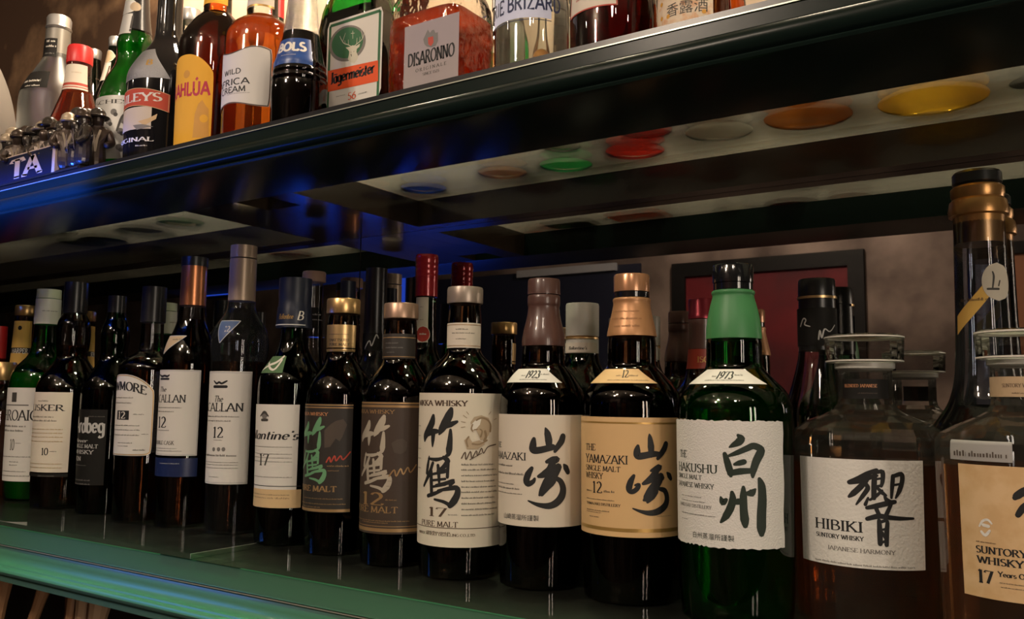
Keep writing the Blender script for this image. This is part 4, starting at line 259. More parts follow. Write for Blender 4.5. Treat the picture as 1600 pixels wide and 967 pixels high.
{'id': 'tall', 'c': (-0.0742, 0.89, 0.0), 'p': {'glass': [(0.0, 0.0439), (0.1449, 0.046), (0.1534, 0.0472), (0.1631, 0.0455), (0.1734, 0.0381), (0.1837, 0.0312), (0.1992, 0.0266), (0.2195, 0.0238), (0.2779, 0.0222), (0.3552, 0.0213), (0.3673, 0.0195)], 'collar': [(0.3301, 0.0206), (0.3552, 0.0213), (0.3564, 0.0248), (0.3613, 0.0254), (0.3697, 0.0237), (0.3721, 0.0213), (0.3757, 0.0225), (0.3818, 0.0225), (0.3842, 0.0202)], 'cap': [(0.3842, 0.0178), (0.3866, 0.0208), (0.3951, 0.0208), (0.3975, 0.019)], 'liquid': [(0.1837, 0.0)]}, 'l': [{'n': 'sash', 'm': 'lbl_yellow', 'z': (0.2468, 0.2971), 'u': (-0.0235, 0.0135), 'R': 0.0238, 'i': [('m', -0.0178, 0.0072, 0.2758, 0.00331, 'brown_ink')], 'sh': 'slash'}, {'n': 'seal', 'm': 'lbl_cream', 'z': (0.2753, 0.3098), 'u': (0.0024, 0.031), 'R': 0.0242, 'i': [('k', [[(0.0114, 0.2865, 0.00133), (0.013, 0.2969, 0.00199), (0.0121, 0.3014, 0.00133)], [(0.0072, 0.286, 0.00199), (0.0171, 0.286, 0.00199)], [(0.0172, 0.2889, 0.00133), (0.0187, 0.2935, 0.00133)]], 'ink2')], 'sh': 'disc'}]},
{'id': 'crown', 'c': (-1.6375, 0.8, 0.0), 'p': {'glass': [(0.0, 0.0412), (0.1412, 0.0416), (0.1665, 0.0382), (0.1826, 0.0278), (0.1988, 0.0209), (0.2104, 0.0197)], 'cap': [(0.2057, 0.0221), (0.2104, 0.0244), (0.2312, 0.0244), (0.2382, 0.0221)], 'liquid': [(0.1527, 0.0)]}, 'l': []},
{'id': 'redbk', 'c': (-1.8759, 0.905, 0.0), 'p': {'glass': [(0.0, 0.0352), (0.1485, 0.0356), (0.1878, 0.0291), (0.2274, 0.0159), (0.2804, 0.0146)], 'capsule': [(0.201, 0.0152), (0.2804, 0.0153), (0.3204, 0.0146)]}, 'l': []},
{'id': 'harper', 'c': (-1.734, 0.885, 0.0), 'p': {'glass': [(0.0, 0.0444), (0.1509, 0.0449), (0.182, 0.0375), (0.2056, 0.025), (0.2507, 0.022), (0.3264, 0.0196), (0.339, 0.0189)], 'cap': [(0.334, 0.0196), (0.3365, 0.0208), (0.3517, 0.0208), (0.3543, 0.0196)], 'liquid': [(0.1509, 0.0)]}, 'l': [{'n': 'neck_label', 'm': 'lbl_yellow', 'z': (0.2104, 0.3232), 'u': (-0.0385, 0.0385), 'R': 0.0232, 'i': [('q', -0.0106, 0.0616, 0.2604, 0.2707, 'ink'), ('t', 'HARPER', -0.0001, 0.033, 0.2596, 0.0093, 'paper_ink', 'S', 1.3), ('c', 0.0142, 0.3092, 0.00433, 'ink')]}]},
{'id': 'cork', 'c': (-0.9557, 0.905, 0.0), 'p': {'glass': [(0.0, 0.039), (0.1829, 0.0397), (0.2017, 0.036), (0.2206, 0.0247), (0.2396, 0.0171), (0.2586, 0.0152), (0.3527, 0.0134)], 'cap': [(0.3527, 0.0134), (0.3537, 0.0173), (0.3673, 0.0173), (0.3692, 0.0163)], 'liquid': [(0.1829, 0.0)]}, 'l': [{'n': 'neck_label', 'm': 'lbl_black', 'z': (0.2842, 0.3144), 'u': (-0.0221, 0.0221), 'R': 0.0158, 'i': [('m', 0.0122, 0.027, 0.3031, 0.00293, 'silver_ink'), ('m', 0.0125, 0.0312, 0.2955, 0.00293, 'silver_ink')]}]},
{'id': 'darkcap', 'c': (-0.8801, 0.9, 0.0), 'p': {'glass': [(0.0, 0.0215), (0.1835, 0.0219), (0.2108, 0.0183), (0.2382, 0.0119), (0.3305, 0.0111)], 'capsule': [(0.2382, 0.0124), (0.2934, 0.012), (0.3491, 0.0111)]}, 'l': []},
{'id': 'sign', 'c': (-0.821, 0.895, 0.0), 'p': {'glass': [(0.0, 0.0339), (0.184, 0.0345), (0.2016, 0.0328), (0.2193, 0.0266), (0.2371, 0.0178), (0.2549, 0.0151), (0.2906, 0.0143)], 'capsule': [(0.2504, 0.0165), (0.2906, 0.0156), (0.3628, 0.0148)]}, 'l': [{'n': 'neck_label', 'm': 'lbl_black', 'z': (0.2467, 0.2713), 'u': (-0.0262, 0.0262), 'R': 0.0188, 'i': [('k', [[(-0.0033, 0.2494, 0.0018), (0.0054, 0.2607, 0.0018), (0.0093, 0.2537, 0.0018), (0.0158, 0.2687, 0.0018), (0.0195, 0.2645, 0.0018)]], 'silver_ink')]}]},
{'id': 'red', 'c': (-0.739, 0.905, 0.0), 'p': {'glass': [(0.0, 0.0362), (0.1678, 0.0368), (0.2019, 0.0352), (0.2277, 0.0276), (0.2406, 0.019), (0.2535, 0.0155), (0.2882, 0.0143), (0.3178, 0.0139)], 'capsule': [(0.3196, 0.0156), (0.345, 0.0153), (0.3467, 0.0159), (0.3511, 0.0153), (0.3547, 0.0159), (0.3582, 0.0153), (0.3617, 0.0159), (0.3652, 0.0153), (0.3688, 0.016), (0.374, 0.0157), (0.3767, 0.0148)]}, 'l': [{'n': 'neck_label', 'm': 'lbl_cream', 'z': (0.2569, 0.3178), 'u': (-0.0074, 0.0135), 'R': 0.0149, 'i': [('m', 0.0016, 0.0063, 0.3041, 0.00173, 'brown_ink'), ('m', 0.0021, 0.0067, 0.2869, 0.00173, 'brown_ink')]}, {'n': 'seal', 'm': 'lbl_red', 'z': (0.2568, 0.279), 'u': (-0.0027, 0.0178), 'R': 0.0165, 'i': [('m', 0.0028, 0.0125, 0.267, 0.00347, 'paper_ink')], 'sh': 'disc', 'edge': 'paper_ink'}]},
{'id': 'ballw', 'c': (-0.4732, 0.86, 0.0), 'p': {'glass': [(0.0, 0.0465), (0.1581, 0.0475), (0.181, 0.0462), (0.1968, 0.0405), (0.2083, 0.0318), (0.2184, 0.0232), (0.2286, 0.0189), (0.2445, 0.0174), (0.2737, 0.016)], 'sleeve': [(0.2358, 0.0187), (0.2533, 0.0186)], 'cap': [(0.254, 0.0182), (0.2555, 0.0189), (0.2899, 0.019), (0.2921, 0.0183)], 'liquid': [(0.1724, 0.0)]}, 'l': [{'n': 'neck_label', 'm': 'lbl_cream', 'z': (0.2355, 0.2469), 'u': (-0.0298, 0.0298), 'R': 0.019, 'i': [('t', "Ballantine's", -0.0075, 0.0148, 0.2391, 0.0035, 'ink2', 'I', 1.3)]}, {'n': 'cap_band', 'm': 'lbl_gold', 'z': (0.2512, 0.2547), 'u': (-0.0335, 0.0335), 'R': 0.0192, 'i': []}]},
{'id': 'isc', 'c': (-0.3343, 0.87, 0.0), 'p': {'glass': [(0.0, 0.0432), (0.1482, 0.0441), (0.1747, 0.0416), (0.1894, 0.0322), (0.2015, 0.0215), (0.2149, 0.0162), (0.2419, 0.0142)], 'capsule': [(0.2068, 0.0148), (0.2385, 0.0145), (0.269, 0.0142)], 'cap': [(0.2697, 0.0146), (0.2745, 0.0149), (0.2758, 0.0142), (0.2888, 0.0143), (0.2908, 0.0136)]}, 'l': [{'n': 'neck_label', 'm': 'lbl_redorange', 'z': (0.217, 0.2376), 'u': (-0.025, 0.025), 'R': 0.0151, 'i': [('t', 'ISC', 0.0003, 0.0123, 0.2236, 0.006, 'gold_ink', 'R', 1.0)]}]},
{'id': 'penc', 'c': (-0.2245, 0.905, 0.0), 'p': {'glass': [(0.0, 0.0316), (0.1, 0.0327), (0.1381, 0.0329), (0.156, 0.0323), (0.1765, 0.0337), (0.2023, 0.026), (0.2218, 0.0208), (0.2361, 0.0189)], 'sleeve': [(0.2361, 0.0189), (0.2544, 0.0186), (0.29, 0.018)], 'cap': [(0.2906, 0.0184), (0.2939, 0.0184), (0.3072, 0.0181), (0.3092, 0.0171)], 'liquid': [(0.1381, 0.0)]}, 'l': [{'n': 'cap_band', 'm': 'lbl_gold', 'z': (0.2885, 0.291), 'u': (-0.0361, 0.0361), 'R': 0.0188, 'i': []}, {'n': 'neck_label', 'm': 'lbl_black', 'z': (0.2402, 0.2787), 'u': (-0.0298, 0.0298), 'R': 0.019, 'i': [('k', [[(-0.0137, 0.2603, 0.00138), (-0.0096, 0.2678, 0.00138), (-0.0065, 0.2663, 0.00138), (-0.0081, 0.2619, 0.00138), (-0.0025, 0.2596, 0.00104)], [(0.0053, 0.2465, 0.00138), (0.0067, 0.2555, 0.00138), (0.0083, 0.2478, 0.00138), (0.0111, 0.2568, 0.00138), (0.0165, 0.2544, 0.00104), (0.0228, 0.2611, 0.00104)]], 'silver_ink')]}]},
{'id': 'frost', 'c': (-1.4695, 0.77, 0.466), 'p': {'glass': [(0.466, 0.0526), (0.6511, 0.0543), (0.6796, 0.0544), (0.6968, 0.0523), (0.7198, 0.0423), (0.7406, 0.0312), (0.7568, 0.0234), (0.766, 0.0207), (0.8125, 0.0191), (0.8242, 0.0179)], 'sleeve': [(0.7626, 0.0212), (0.8125, 0.0197)], 'cap': [(0.8137, 0.0191), (0.8172, 0.0213), (0.8219, 0.0196), (0.8336, 0.0202), (0.8382, 0.018)]}, 'l': [{'n': 'neck_label', 'm': 'lbl_black', 'z': (0.7589, 0.7929), 'u': (-0.0219, 0.0219), 'R': 0.0209, 'i': [('m', 0.0029, 0.0183, 0.7857, 0.00492, 'paper_ink'), ('m', 0.0022, 0.0208, 0.7766, 0.00492, 'paper_ink'), ('m', 0.0018, 0.0186, 0.7641, 0.0032, 'grey_ink')]}, {'n': 'label', 'm': 'lbl_black', 'z': (0.6929, 0.7261), 'u': (-0.0369, 0.0369), 'R': 0.0423, 'i': [('m', -0.0035, 0.0265, 0.7047, 0.00615, 'paper_ink'), ('m', 0.0039, 0.027, 0.6954, 0.00369, 'paper_ink')], 'cone': True}]},
{'id': 'rcap', 'c': (-1.3049, 0.72, 0.466), 'p': {'glass': [(0.466, 0.0438), (0.5829, 0.0442), (0.6088, 0.0363), (0.6347, 0.0283), (0.6587, 0.0207), (0.6922, 0.0182), (0.7112, 0.0173)], 'cap': [(0.7006, 0.0188), (0.7048, 0.0193), (0.7259, 0.0188), (0.7291, 0.0173)], 'liquid': [(0.6545, 0.0)]}, 'l': [{'n': 'neck_label', 'm': 'lbl_cream', 'z': (0.654, 0.6958), 'u': (-0.0386, 0.0386), 'R': 0.0221, 'i': [('h', 0.663, 0.00442, 0.0, 'red_ink'), ('h', 0.6578, 0.00166, 0.0, 'red_ink'), ('m', 0.011, 0.0276, 0.6815, 0.00199, 'sepia_ink')]}]},
{'id': 'neckb', 'c': (-1.5545, 0.885, 0.466), 'p': {'glass': [(0.466, 0.0434), (0.6856, 0.0438), (0.7232, 0.0341), (0.7484, 0.0244), (0.7736, 0.0171), (0.8168, 0.0123), (0.8295, 0.011)], 'cap': [(0.8189, 0.0121), (0.8212, 0.0132), (0.8361, 0.0133), (0.8384, 0.0122)]}, 'l': [{'n': 'neck_label', 'm': 'lbl_cream', 'z': (0.7596, 0.7944), 'u': (-0.0101, 0.0101), 'R': 0.0128, 'i': [('m', 0.0171, 0.0221, 0.7765, 0.00398, 'brown_ink')], 'cone': True}]},
{'id': 'neckc', 'c': (-1.4734, 0.88, 0.466), 'p': {'glass': [(0.466, 0.0398), (0.6707, 0.0401), (0.7096, 0.0402), (0.734, 0.0296), (0.7585, 0.0225), (0.7929, 0.0166), (0.8201, 0.0131), (0.8324, 0.0119)], 'cap': [(0.8224, 0.0124), (0.8247, 0.0136), (0.84, 0.0136), (0.8424, 0.0125)]}, 'l': [{'n': 'neck_label', 'm': 'lbl_cream', 'z': (0.753, 0.7891), 'u': (-0.0107, 0.0107), 'R': 0.0171, 'i': [('k', [[(0.0068, 0.7569, 0.00255), (0.009, 0.7812, 0.00255)]], 'brown_ink')], 'cone': True}, {'n': 'seal', 'm': 'lbl_tan', 'z': (0.7881, 0.8147), 'u': (-0.0127, 0.0127), 'R': 0.014, 'i': [('c', 0.0092, 0.802, 0.00509, 'sepia_ink')], 'sh': 'disc', 'edge': 'paper_ink'}]},
{'id': 'green', 'c': (-1.1077, 0.69, 0.466), 'p': {'glass': [(0.466, 0.0448), (0.5899, 0.0453), (0.5993, 0.0436), (0.6133, 0.04), (0.6303, 0.0328), (0.6435, 0.0255), (0.6557, 0.0228), (0.6681, 0.0237), (0.6775, 0.0247), (0.687, 0.0229), (0.6947, 0.0206), (0.7175, 0.0174), (0.7463, 0.0147), (0.7848, 0.0129)], 'liquid': [(0.6927, 0.0)], 'sleeve': [(0.6947, 0.0212), (0.7175, 0.018), (0.7463, 0.0153), (0.7848, 0.0134)]}, 'l': [{'n': 'neck_label', 'm': 'lbl_silver', 'z': (0.6868, 0.7176), 'u': (-0.0125, 0.0125), 'R': 0.0179, 'i': [('k', [[(0.0116, 0.6906, 0.00242), (0.0129, 0.7132, 0.00242)]], 'ink2')], 'cone': True}, {'n': 'seal', 'm': 'lbl_silver', 'z': (0.7177, 0.7411), 'u': (-0.0163, 0.0163), 'R': 0.0161, 'i': [('c', 0.0136, 0.7284, 0.00678, 'sepia_ink')], 'sh': 'disc', 'edge': 'paper_ink'}, {'n': 'label', 'm': 'lbl_silver', 'z': (0.4999, 0.5889), 'u': (-0.0506, 0.0506), 'R': 0.0453, 'i': [('t', 'KIRSCHES', -0.0444, 0.0444, 0.5773, 0.0054, 'ink2', 'R', 1.0), ('c', 0.0234, 0.5651, 0.00436, 'grey_ink'), ('c', 0.0263, 0.5615, 0.0029, 'ink2'), ('c', 0.0168, 0.5518, 0.00436, 'grey_ink'), ('c', 0.0199, 0.5481, 0.0029, 'ink2'), ('c', 0.036, 0.5539, 0.00436, 'grey_ink'), ('c', 0.0386, 0.5505, 0.0029, 'ink2'), ('c', 0.041, 0.5212, 0.00436, 'grey_ink'), ('c', 0.0436, 0.518, 0.0029, 'ink2'), ('c', 0.0332, 0.5161, 0.00436, 'grey_ink'), ('c', 0.0359, 0.5127, 0.0029, 'ink2'), ('c', 0.0336, 0.5385, 0.00436, 'grey_ink'), ('c', 0.0362, 0.5351, 0.0029, 'ink2'), ('k', [[(0.0294, 0.5392, 0.0029), (0.0342, 0.5573, 0.0029), (0.0387, 0.5631, 0.0029)], [(0.0411, 0.5481, 0.00678), (0.0406, 0.5427, 0.00678)]], 'ink2')]}]},
{'id': 'baileys', 'c': (-0.9997, 0.67, 0.466), 'p': {'glass': [(0.466, 0.0477), (0.5906, 0.0485), (0.602, 0.0468), (0.6144, 0.0409), (0.6285, 0.0324), (0.641, 0.0239), (0.6516, 0.018), (0.6659, 0.0163), (0.7106, 0.0159), (0.7648, 0.0156)]}, 'l': [{'n': 'shoulder_label', 'm': 'lbl_foil', 'z': (0.5845, 0.6286), 'u': (-0.0443, 0.0443), 'R': 0.0409, 'i': [('t', 'B', 0.0166, 0.0243, 0.6017, 0.0085, 'gold_ink', 'R', 1.6)], 'cone': True, 'sh': 'trap', 'tw': 0.45}, {'n': 'picture_label', 'm': 'lbl_land', 'z': (0.5172, 0.5463), 'u': (-0.0322, 0.0322), 'R': 0.0485, 'i': [('f', [(0.0148, 0.5269), (0.0286, 0.5306), (0.0392, 0.537), (0.038, 0.5302), (0.0242, 0.5214)], 'gold_paper'), ('f', [(0.0068, 0.5227), (0.0223, 0.5231), (0.0355, 0.52), (0.0137, 0.5161)], 'grey_ink')]}, {'n': 'banner', 'm': 'lbl_redbrand', 'z': (0.5481, 0.5715), 'u': (-0.0531, 0.0531), 'R': 0.0485, 'i': [('t', 'BAILEYS', -0.0444, 0.0444, 0.5535, 0.0108, 'paper_ink', 'R', 1.2)], 'sh': 'arc', 'edge': 'gold_paper'}, {'n': 'lower_text', 'm': 'lbl_black', 'z': (0.4897, 0.5111), 'u': (-0.0339, 0.0339), 'R': 0.0485, 'i': [('t', 'ORIGINAL', -0.0373, 0.0373, 0.501, 0.0054, 'paper_ink', 'R', 1.2), ('m', 0.0132, 0.029, 0.4945, 0.00223, 'paper_ink')], 'sh': 'onlytext'}]},
{'id': 'scap', 'c': (-1.224, 0.86, 0.466), 'p': {'glass': [(0.466, 0.0379), (0.7115, 0.0385), (0.7336, 0.0321), (0.7559, 0.0214), (0.7782, 0.0161), (0.8117, 0.014)], 'cap': [(0.805, 0.0151), (0.8072, 0.0161), (0.8241, 0.0162), (0.8263, 0.0151)]}, 'l': []},
{'id': 'kahl', 'c': (-0.8859, 0.66, 0.466), 'p': {'glass': [(0.466, 0.0423), (0.6066, 0.044), (0.6174, 0.0432), (0.6307, 0.0377), (0.6424, 0.0305), (0.6507, 0.0241), (0.6557, 0.0193), (0.6591, 0.0169), (0.6708, 0.0165), (0.6944, 0.0161), (0.7283, 0.0154)], 'cap': [(0.7113, 0.017), (0.7198, 0.0178), (0.7538, 0.017)], 'liquid': [(0.6574, 0.0)]}, 'l': [{'n': 'neck_label', 'm': 'lbl_kahl', 'z': (0.6659, 0.6947), 'u': (-0.0284, 0.0284), 'R': 0.0171, 'i': []}, {'n': 'label', 'm': 'lbl_kahl', 'z': (0.4742, 0.5901), 'u': (-0.04, 0.04), 'R': 0.044, 'i': [('t', 'KAHLÚA', -0.0251, 0.0373, 0.5386, 0.0165, 'magenta_ink', 'S', 1.7), ('f', [(0.0199, 0.5151), (0.0239, 0.5276), (0.0283, 0.5323), (0.0331, 0.5247), (0.0361, 0.5218), (0.0378, 0.4868), (0.0182, 0.4862)], 'kahl_dark'), ('c', 0.0309, 0.5097, 0.00492, 'lbl_kahl'), ('c', 0.006, 0.5652, 0.00492, 'kahl_dark')], 'sh': 'arch'}]},
{'id': 'wild', 'c': (-0.7766, 0.64, 0.466), 'p': {'glass': [(0.466, 0.0399), (0.5904, 0.0408), (0.5982, 0.0393), (0.6059, 0.0342), (0.6121, 0.0268), (0.6159, 0.0208), (0.619, 0.0178), (0.6338, 0.0171), (0.665, 0.0164), (0.6885, 0.0157)], 'cap': [(0.6728, 0.0172), (0.6807, 0.018), (0.7122, 0.0173)], 'liquid': [(0.6183, 0.0)]}, 'l': [{'n': 'neck_label', 'm': 'lbl_cream', 'z': (0.626, 0.6564), 'u': (-0.0293, 0.0293), 'R': 0.0177, 'i': [('h', 0.6274, 0.00224, 0.0, 'gold_ink'), ('m', 0.007, 0.0253, 0.6362, 0.00224, 'grey_ink')]}, {'n': 'label', 'm': 'lbl_white', 'z': (0.5007, 0.5663), 'u': (-0.0483, 0.0483), 'R': 0.0408, 'i': [('t', 'WILD', -0.0112, 0.0152, 0.5377, 0.006, 'ink', 'S', 1.2), ('t', 'AFRICA', -0.0264, 0.0259, 0.5254, 0.0071, 'ink', 'S', 1.2), ('t', 'CREAM', -0.0172, 0.0221, 0.5167, 0.0067, 'ink', 'S', 1.2), ('m', -0.003, 0.0258, 0.5149, 0.00105, 'grey_ink')], 'sh': 'wave', 'edge': 'brown_ink'}]},
{'id': 'rneck', 'c': (-1.0216, 0.87, 0.466), 'p': {'glass': [(0.466, 0.0332), (0.674, 0.0336), (0.7151, 0.0198), (0.7564, 0.01), (0.7981, 0.0095), (0.861, 0.009)], 'capsule': [(0.7668, 0.0105), (0.7981, 0.01), (0.8715, 0.0095)]}, 'l': []},
{'id': 'bols', 'c': (-0.6881, 0.62, 0.466), 'p': {'glass': [(0.466, 0.0291), (0.5033, 0.0295), (0.5132, 0.0295), (0.5146, 0.0285), (0.5175, 0.0296), (0.5203, 0.0292), (0.5218, 0.0279), (0.5253, 0.0289), (0.5282, 0.0282), (0.5296, 0.0268), (0.5332, 0.0279), (0.536, 0.0272), (0.5381, 0.0258), (0.569, 0.019), (0.5819, 0.0173), (0.6109, 0.0149), (0.6546, 0.0105)], 'liquid': [(0.5389, 0.0)], 'sleeve': [(0.5697, 0.0194), (0.5819, 0.0177), (0.6109, 0.0154), (0.6546, 0.0109)]}, 'l': [{'n': 'label', 'm': 'lbl_bols', 'z': (0.529, 0.5588), 'u': (-0.0338, 0.0338), 'R': 0.0258, 'i': [('t', 'BOLS', -0.0084, 0.0281, 0.5438, 0.0098, 'paper_ink', 'S', 2.0), ('m', -0.0002, 0.0166, 0.5385, 0.0011, 'paper_ink')], 'cone': True}]},
{'id': 'jager', 'c': (-0.6788, 0.7, 0.466), 'p': {'glass': [(0.466, 0.0448), (0.6258, 0.046), (0.6724, 0.0149)], 'liquid': [(0.6196, 0.0)]}, 'l': [{'n': 'label', 'm': 'lbl_white', 'z': (0.5057, 0.6048), 'u': (-0.0192, 0.0644), 'R': 0.046, 'i': [('B', 0.0035, 'jgreen'), ('f', [(0.0401, 0.5718), (0.0399, 0.5686), (0.039, 0.5655), (0.0375, 0.5626), (0.0353, 0.56), (0.0326, 0.5578), (0.0293, 0.556), (0.0257, 0.5546), (0.0217, 0.5537), (0.0174, 0.5533), (0.013, 0.5535), (0.0086, 0.5542), (0.0042, 0.5553), (0.0001, 0.557), (-0.0038, 0.5591), (-0.0072, 0.5617), (-0.0102, 0.5645), (-0.0126, 0.5676), (-0.0144, 0.5709), (-0.0154, 0.5743), (-0.0158, 0.5777), (-0.0154, 0.581), (-0.0143, 0.5842), (-0.0126, 0.5871), (-0.0101, 0.5896), (-0.0071, 0.5918), (-0.0037, 0.5935), (0.0002, 0.5947), (0.0044, 0.5954), (0.0088, 0.5955), (0.0132, 0.5951), (0.0177, 0.5942), (0.0219, 0.5928), (0.0259, 0.5909), (0.0296, 0.5887), (0.0328, 0.5861), (0.0355, 0.5832), (0.0376, 0.5801), (0.0391, 0.5768), (0.0399, 0.5735)], 'grey_ink'), ('f', [(0.0362, 0.573), (0.0361, 0.5703), (0.0353, 0.5676), (0.034, 0.5651), (0.0321, 0.5629), (0.0298, 0.561), (0.027, 0.5594), (0.0238, 0.5582), (0.0204, 0.5574), (0.0167, 0.5571), (0.0129, 0.5572), (0.0091, 0.5578), (0.0054, 0.5588), (0.0018, 0.5602), (-0.0015, 0.562), (-0.0045, 0.5641), (-0.007, 0.5666), (-0.0091, 0.5692), (-0.0106, 0.572), (-0.0115, 0.5749), (-0.0118, 0.5778), (-0.0115, 0.5807), (-0.0105, 0.5834), (-0.009, 0.5858), (-0.0069, 0.588), (-0.0044, 0.5899), (-0.0014, 0.5914), (0.002, 0.5924), (0.0055, 0.593), (0.0093, 0.5932), (0.0131, 0.5929), (0.0169, 0.5921), (0.0206, 0.591), (0.024, 0.5894), (0.0272, 0.5875), (0.0299, 0.5852), (0.0323, 0.5828), (0.0341, 0.5801), (0.0354, 0.5773), (0.0361, 0.5745)], 'jgreen'), ('f', [(0.01, 0.57), (0.0158, 0.5696), (0.0185, 0.5698), (0.0202, 0.5703), (0.0236, 0.5695), (0.0263, 0.5684), (0.0319, 0.5697), (0.0308, 0.5662), (0.0272, 0.5647), (0.0269, 0.5608), (0.0298, 0.5557), (0.0285, 0.5526), (0.0242, 0.5489), (0.0181, 0.5514), (0.0141, 0.5556), (0.0154, 0.5599), (0.016, 0.5638), (0.0141, 0.5665)], 'jdeer'), ('k', [[(0.0185, 0.5695, 0.00101), (0.0133, 0.5727, 0.0009), (0.0071, 0.5757, 0.0009), (0.0023, 0.5821, 0.00079), (0.0006, 0.5856, 0.00045)], [(0.0051, 0.5777, 0.00067), (0.0075, 0.5835, 0.00056), (0.0092, 0.5871, 0.00034)], [(0.0092, 0.5745, 0.00067), (0.0085, 0.5786, 0.00045)], [(0.0144, 0.5725, 0.00067), (0.0138, 0.5783, 0.00045)], [(0.0236, 0.569, 0.00101), (0.0284, 0.571, 0.0009), (0.0342, 0.5737, 0.0009), (0.037, 0.5784, 0.00079), (0.0393, 0.583, 0.00045)], [(0.0352, 0.5754, 0.00067), (0.0339, 0.5814, 0.00056), (0.0327, 0.5857, 0.00034)], [(0.0313, 0.5723, 0.00067), (0.0315, 0.5774, 0.00045)], [(0.0269, 0.5708, 0.00067), (0.0271, 0.5773, 0.00045)]], 'jdeer'), ('k', [[(0.0202, 0.5869, 0.00056), (0.0206, 0.578, 0.00056)], [(0.0178, 0.5846, 0.00056), (0.0229, 0.5838, 0.00056)]], 'jdeer'), ('k', [[(0.0189, 0.5603, 0.00112), (0.0196, 0.5579, 0.0009)], [(0.0178, 0.5634, 0.00045), (0.0191, 0.5623, 0.00045)], [(0.0224, 0.5624, 0.00045), (0.0235, 0.5629, 0.00045)]], 'ink'), ('f', [(-0.0164, 0.5484), (0.0594, 0.5449), (0.0603, 0.5214), (-0.0152, 0.5237)], 'jorange'), ('t', 'Jägermeister', -0.0115, 0.0548, 0.5319, 0.0125, 'ink', 'R', 1.9), ('t', '56', 0.016, 0.0286, 0.5085, 0.0081, 'jorange', 'R', 1.0), ('m', -0.0018, 0.012, 0.5152, 0.00145, 'grey_ink'), ('m', 0.0313, 0.0455, 0.5119, 0.00145, 'grey_ink')], 'sh': 'round', 'flat': 0.032}]},
{'id': 'disa', 'c': (-0.5587, 0.7, 0.466), 'p': {'glass': [(0.466, 0.0471), (0.5891, 0.0483), (0.6107, 0.0415), (0.6542, 0.0174)], 'liquid': [(0.5833, 0.0)]}, 'l': [{'n': 'label', 'm': 'lbl_mauve', 'z': (0.4941, 0.5683), 'u': (-0.0171, 0.0541), 'R': 0.0483, 'i': [('t', 'DISARONNO', -0.0115, 0.0493, 0.5239, 0.0135, 'ink', 'R', 1.5), ('t', 'O R I G I N A L E', -0.0009, 0.0391, 0.5164, 0.0034, 'ink2', 'R', 1), ('t', 'SINCE 1525', 0.0086, 0.0302, 0.511, 0.0028, 'ink2', 'R', 1), ('f', [(0.0083, 0.5495), (0.0116, 0.5551), (0.0141, 0.5588), (0.0169, 0.5546), (0.0194, 0.5568), (0.022, 0.5569), (0.0242, 0.5529), (0.0272, 0.5529), (0.0275, 0.5437), (0.0251, 0.5394), (0.0191, 0.5389), (0.0129, 0.5411), (0.0099, 0.5442)], 'grey_ink'), ('f', [(0.0144, 0.5502), (0.0213, 0.5501), (0.022, 0.5436), (0.0187, 0.5401), (0.0151, 0.543)], 'red_ink')], 'flat': 0.04}]},
{'id': 'marie', 'c': (-0.4187, 0.66, 0.466), 'p': {'glass': [(0.466, 0.0348), (0.5461, 0.0357), (0.565, 0.0333), (0.5841, 0.0243), (0.5968, 0.0122)], 'liquid': [(0.5587, 0.0)]}, 'l': [{'n': 'label', 'm': 'lbl_marie', 'z': (0.5252, 0.5725), 'u': (-0.0273, 0.0385), 'R': 0.0357, 'i': [('t', 'MARIE BRIZARD', -0.046299999999999994, 0.049199999999999994, 0.533, 0.0135, 'navy_ink', 'S', 1.4), ('h', 0.5234, 0.0007, 0.0, 'navy_ink')]}]},
{'id': 'maroon', 'c': (-0.336, 0.665, 0.466), 'p': {'glass': [(0.466, 0.038), (0.5517, 0.0391), (0.5758, 0.0231)]}, 'l': [{'n': 'label', 'm': 'lbl_cream', 'z': (0.5166, 0.5594), 'u': (-0.0313, 0.0221), 'R': 0.0391, 'i': [('m', -0.0196, 0.0139, 0.5281, 0.00221, 'red_ink')], 'edge': 'red_ink'}]},
{'id': 'kou', 'c': (-0.2583, 0.66, 0.466), 'p': {'glass': [(0.466, 0.0298), (0.5291, 0.0307), (0.5517, 0.0216)], 'liquid': [(0.5348, 0.0)]}, 'l': [{'n': 'label', 'm': 'lbl_flower', 'z': (0.4775, 0.5368), 'u': (-0.0292, 0.0274), 'R': 0.0307, 'i': [('j', '香露酒', -0.0123, 0.0228, 0.4943, 'ink2'), ('c', -0.0192, 0.4958, 0.00184, 'kahl_dark'), ('c', -0.0109, 0.4947, 0.00184, 'kahl_dark'), ('c', 0.0196, 0.4935, 0.00184, 'kahl_dark'), ('c', -0.0191, 0.5078, 0.00184, 'kahl_dark')]}]}]
# ------------------------------------------------------------------ the room
ZT = .466
st = lambda o: tag(o, kind='structure')
st(box('floor', (-8.5, -2.3, -1.05), (2.2, 1.05, -1.0), 'floor_dark')); st(box('ceiling', (-8.5, -2.3, 1.40), (2.2, 1.05, 1.45), 'ceil_cream'))
st(box('wall_rear', (-8.5, -2.30, -1.0), (2.2, -2.2, 1.40), 'plaster_smoke')); st(box('wall_right', (2.1, -2.2, -1.0), (2.2, 1.05, 1.40), 'wall_dark')); st(box('wall_left', (-8.5, -2.2, -1.0), (-8.4, 1.05, 1.40), 'wall_dark'))
st(box('wall_front', (-8.4, .965, -1.0), (2.1, 1.05, .455), 'wall_dark'))
st(box('wall_upper', (-8.4, .955, .455), (2.1, 1.05, 1.40), 'wall_bronze'))
st(box('trim_1', (-1.45, .952, .47), (.6, .956, 1.40), 'wall_beige'))
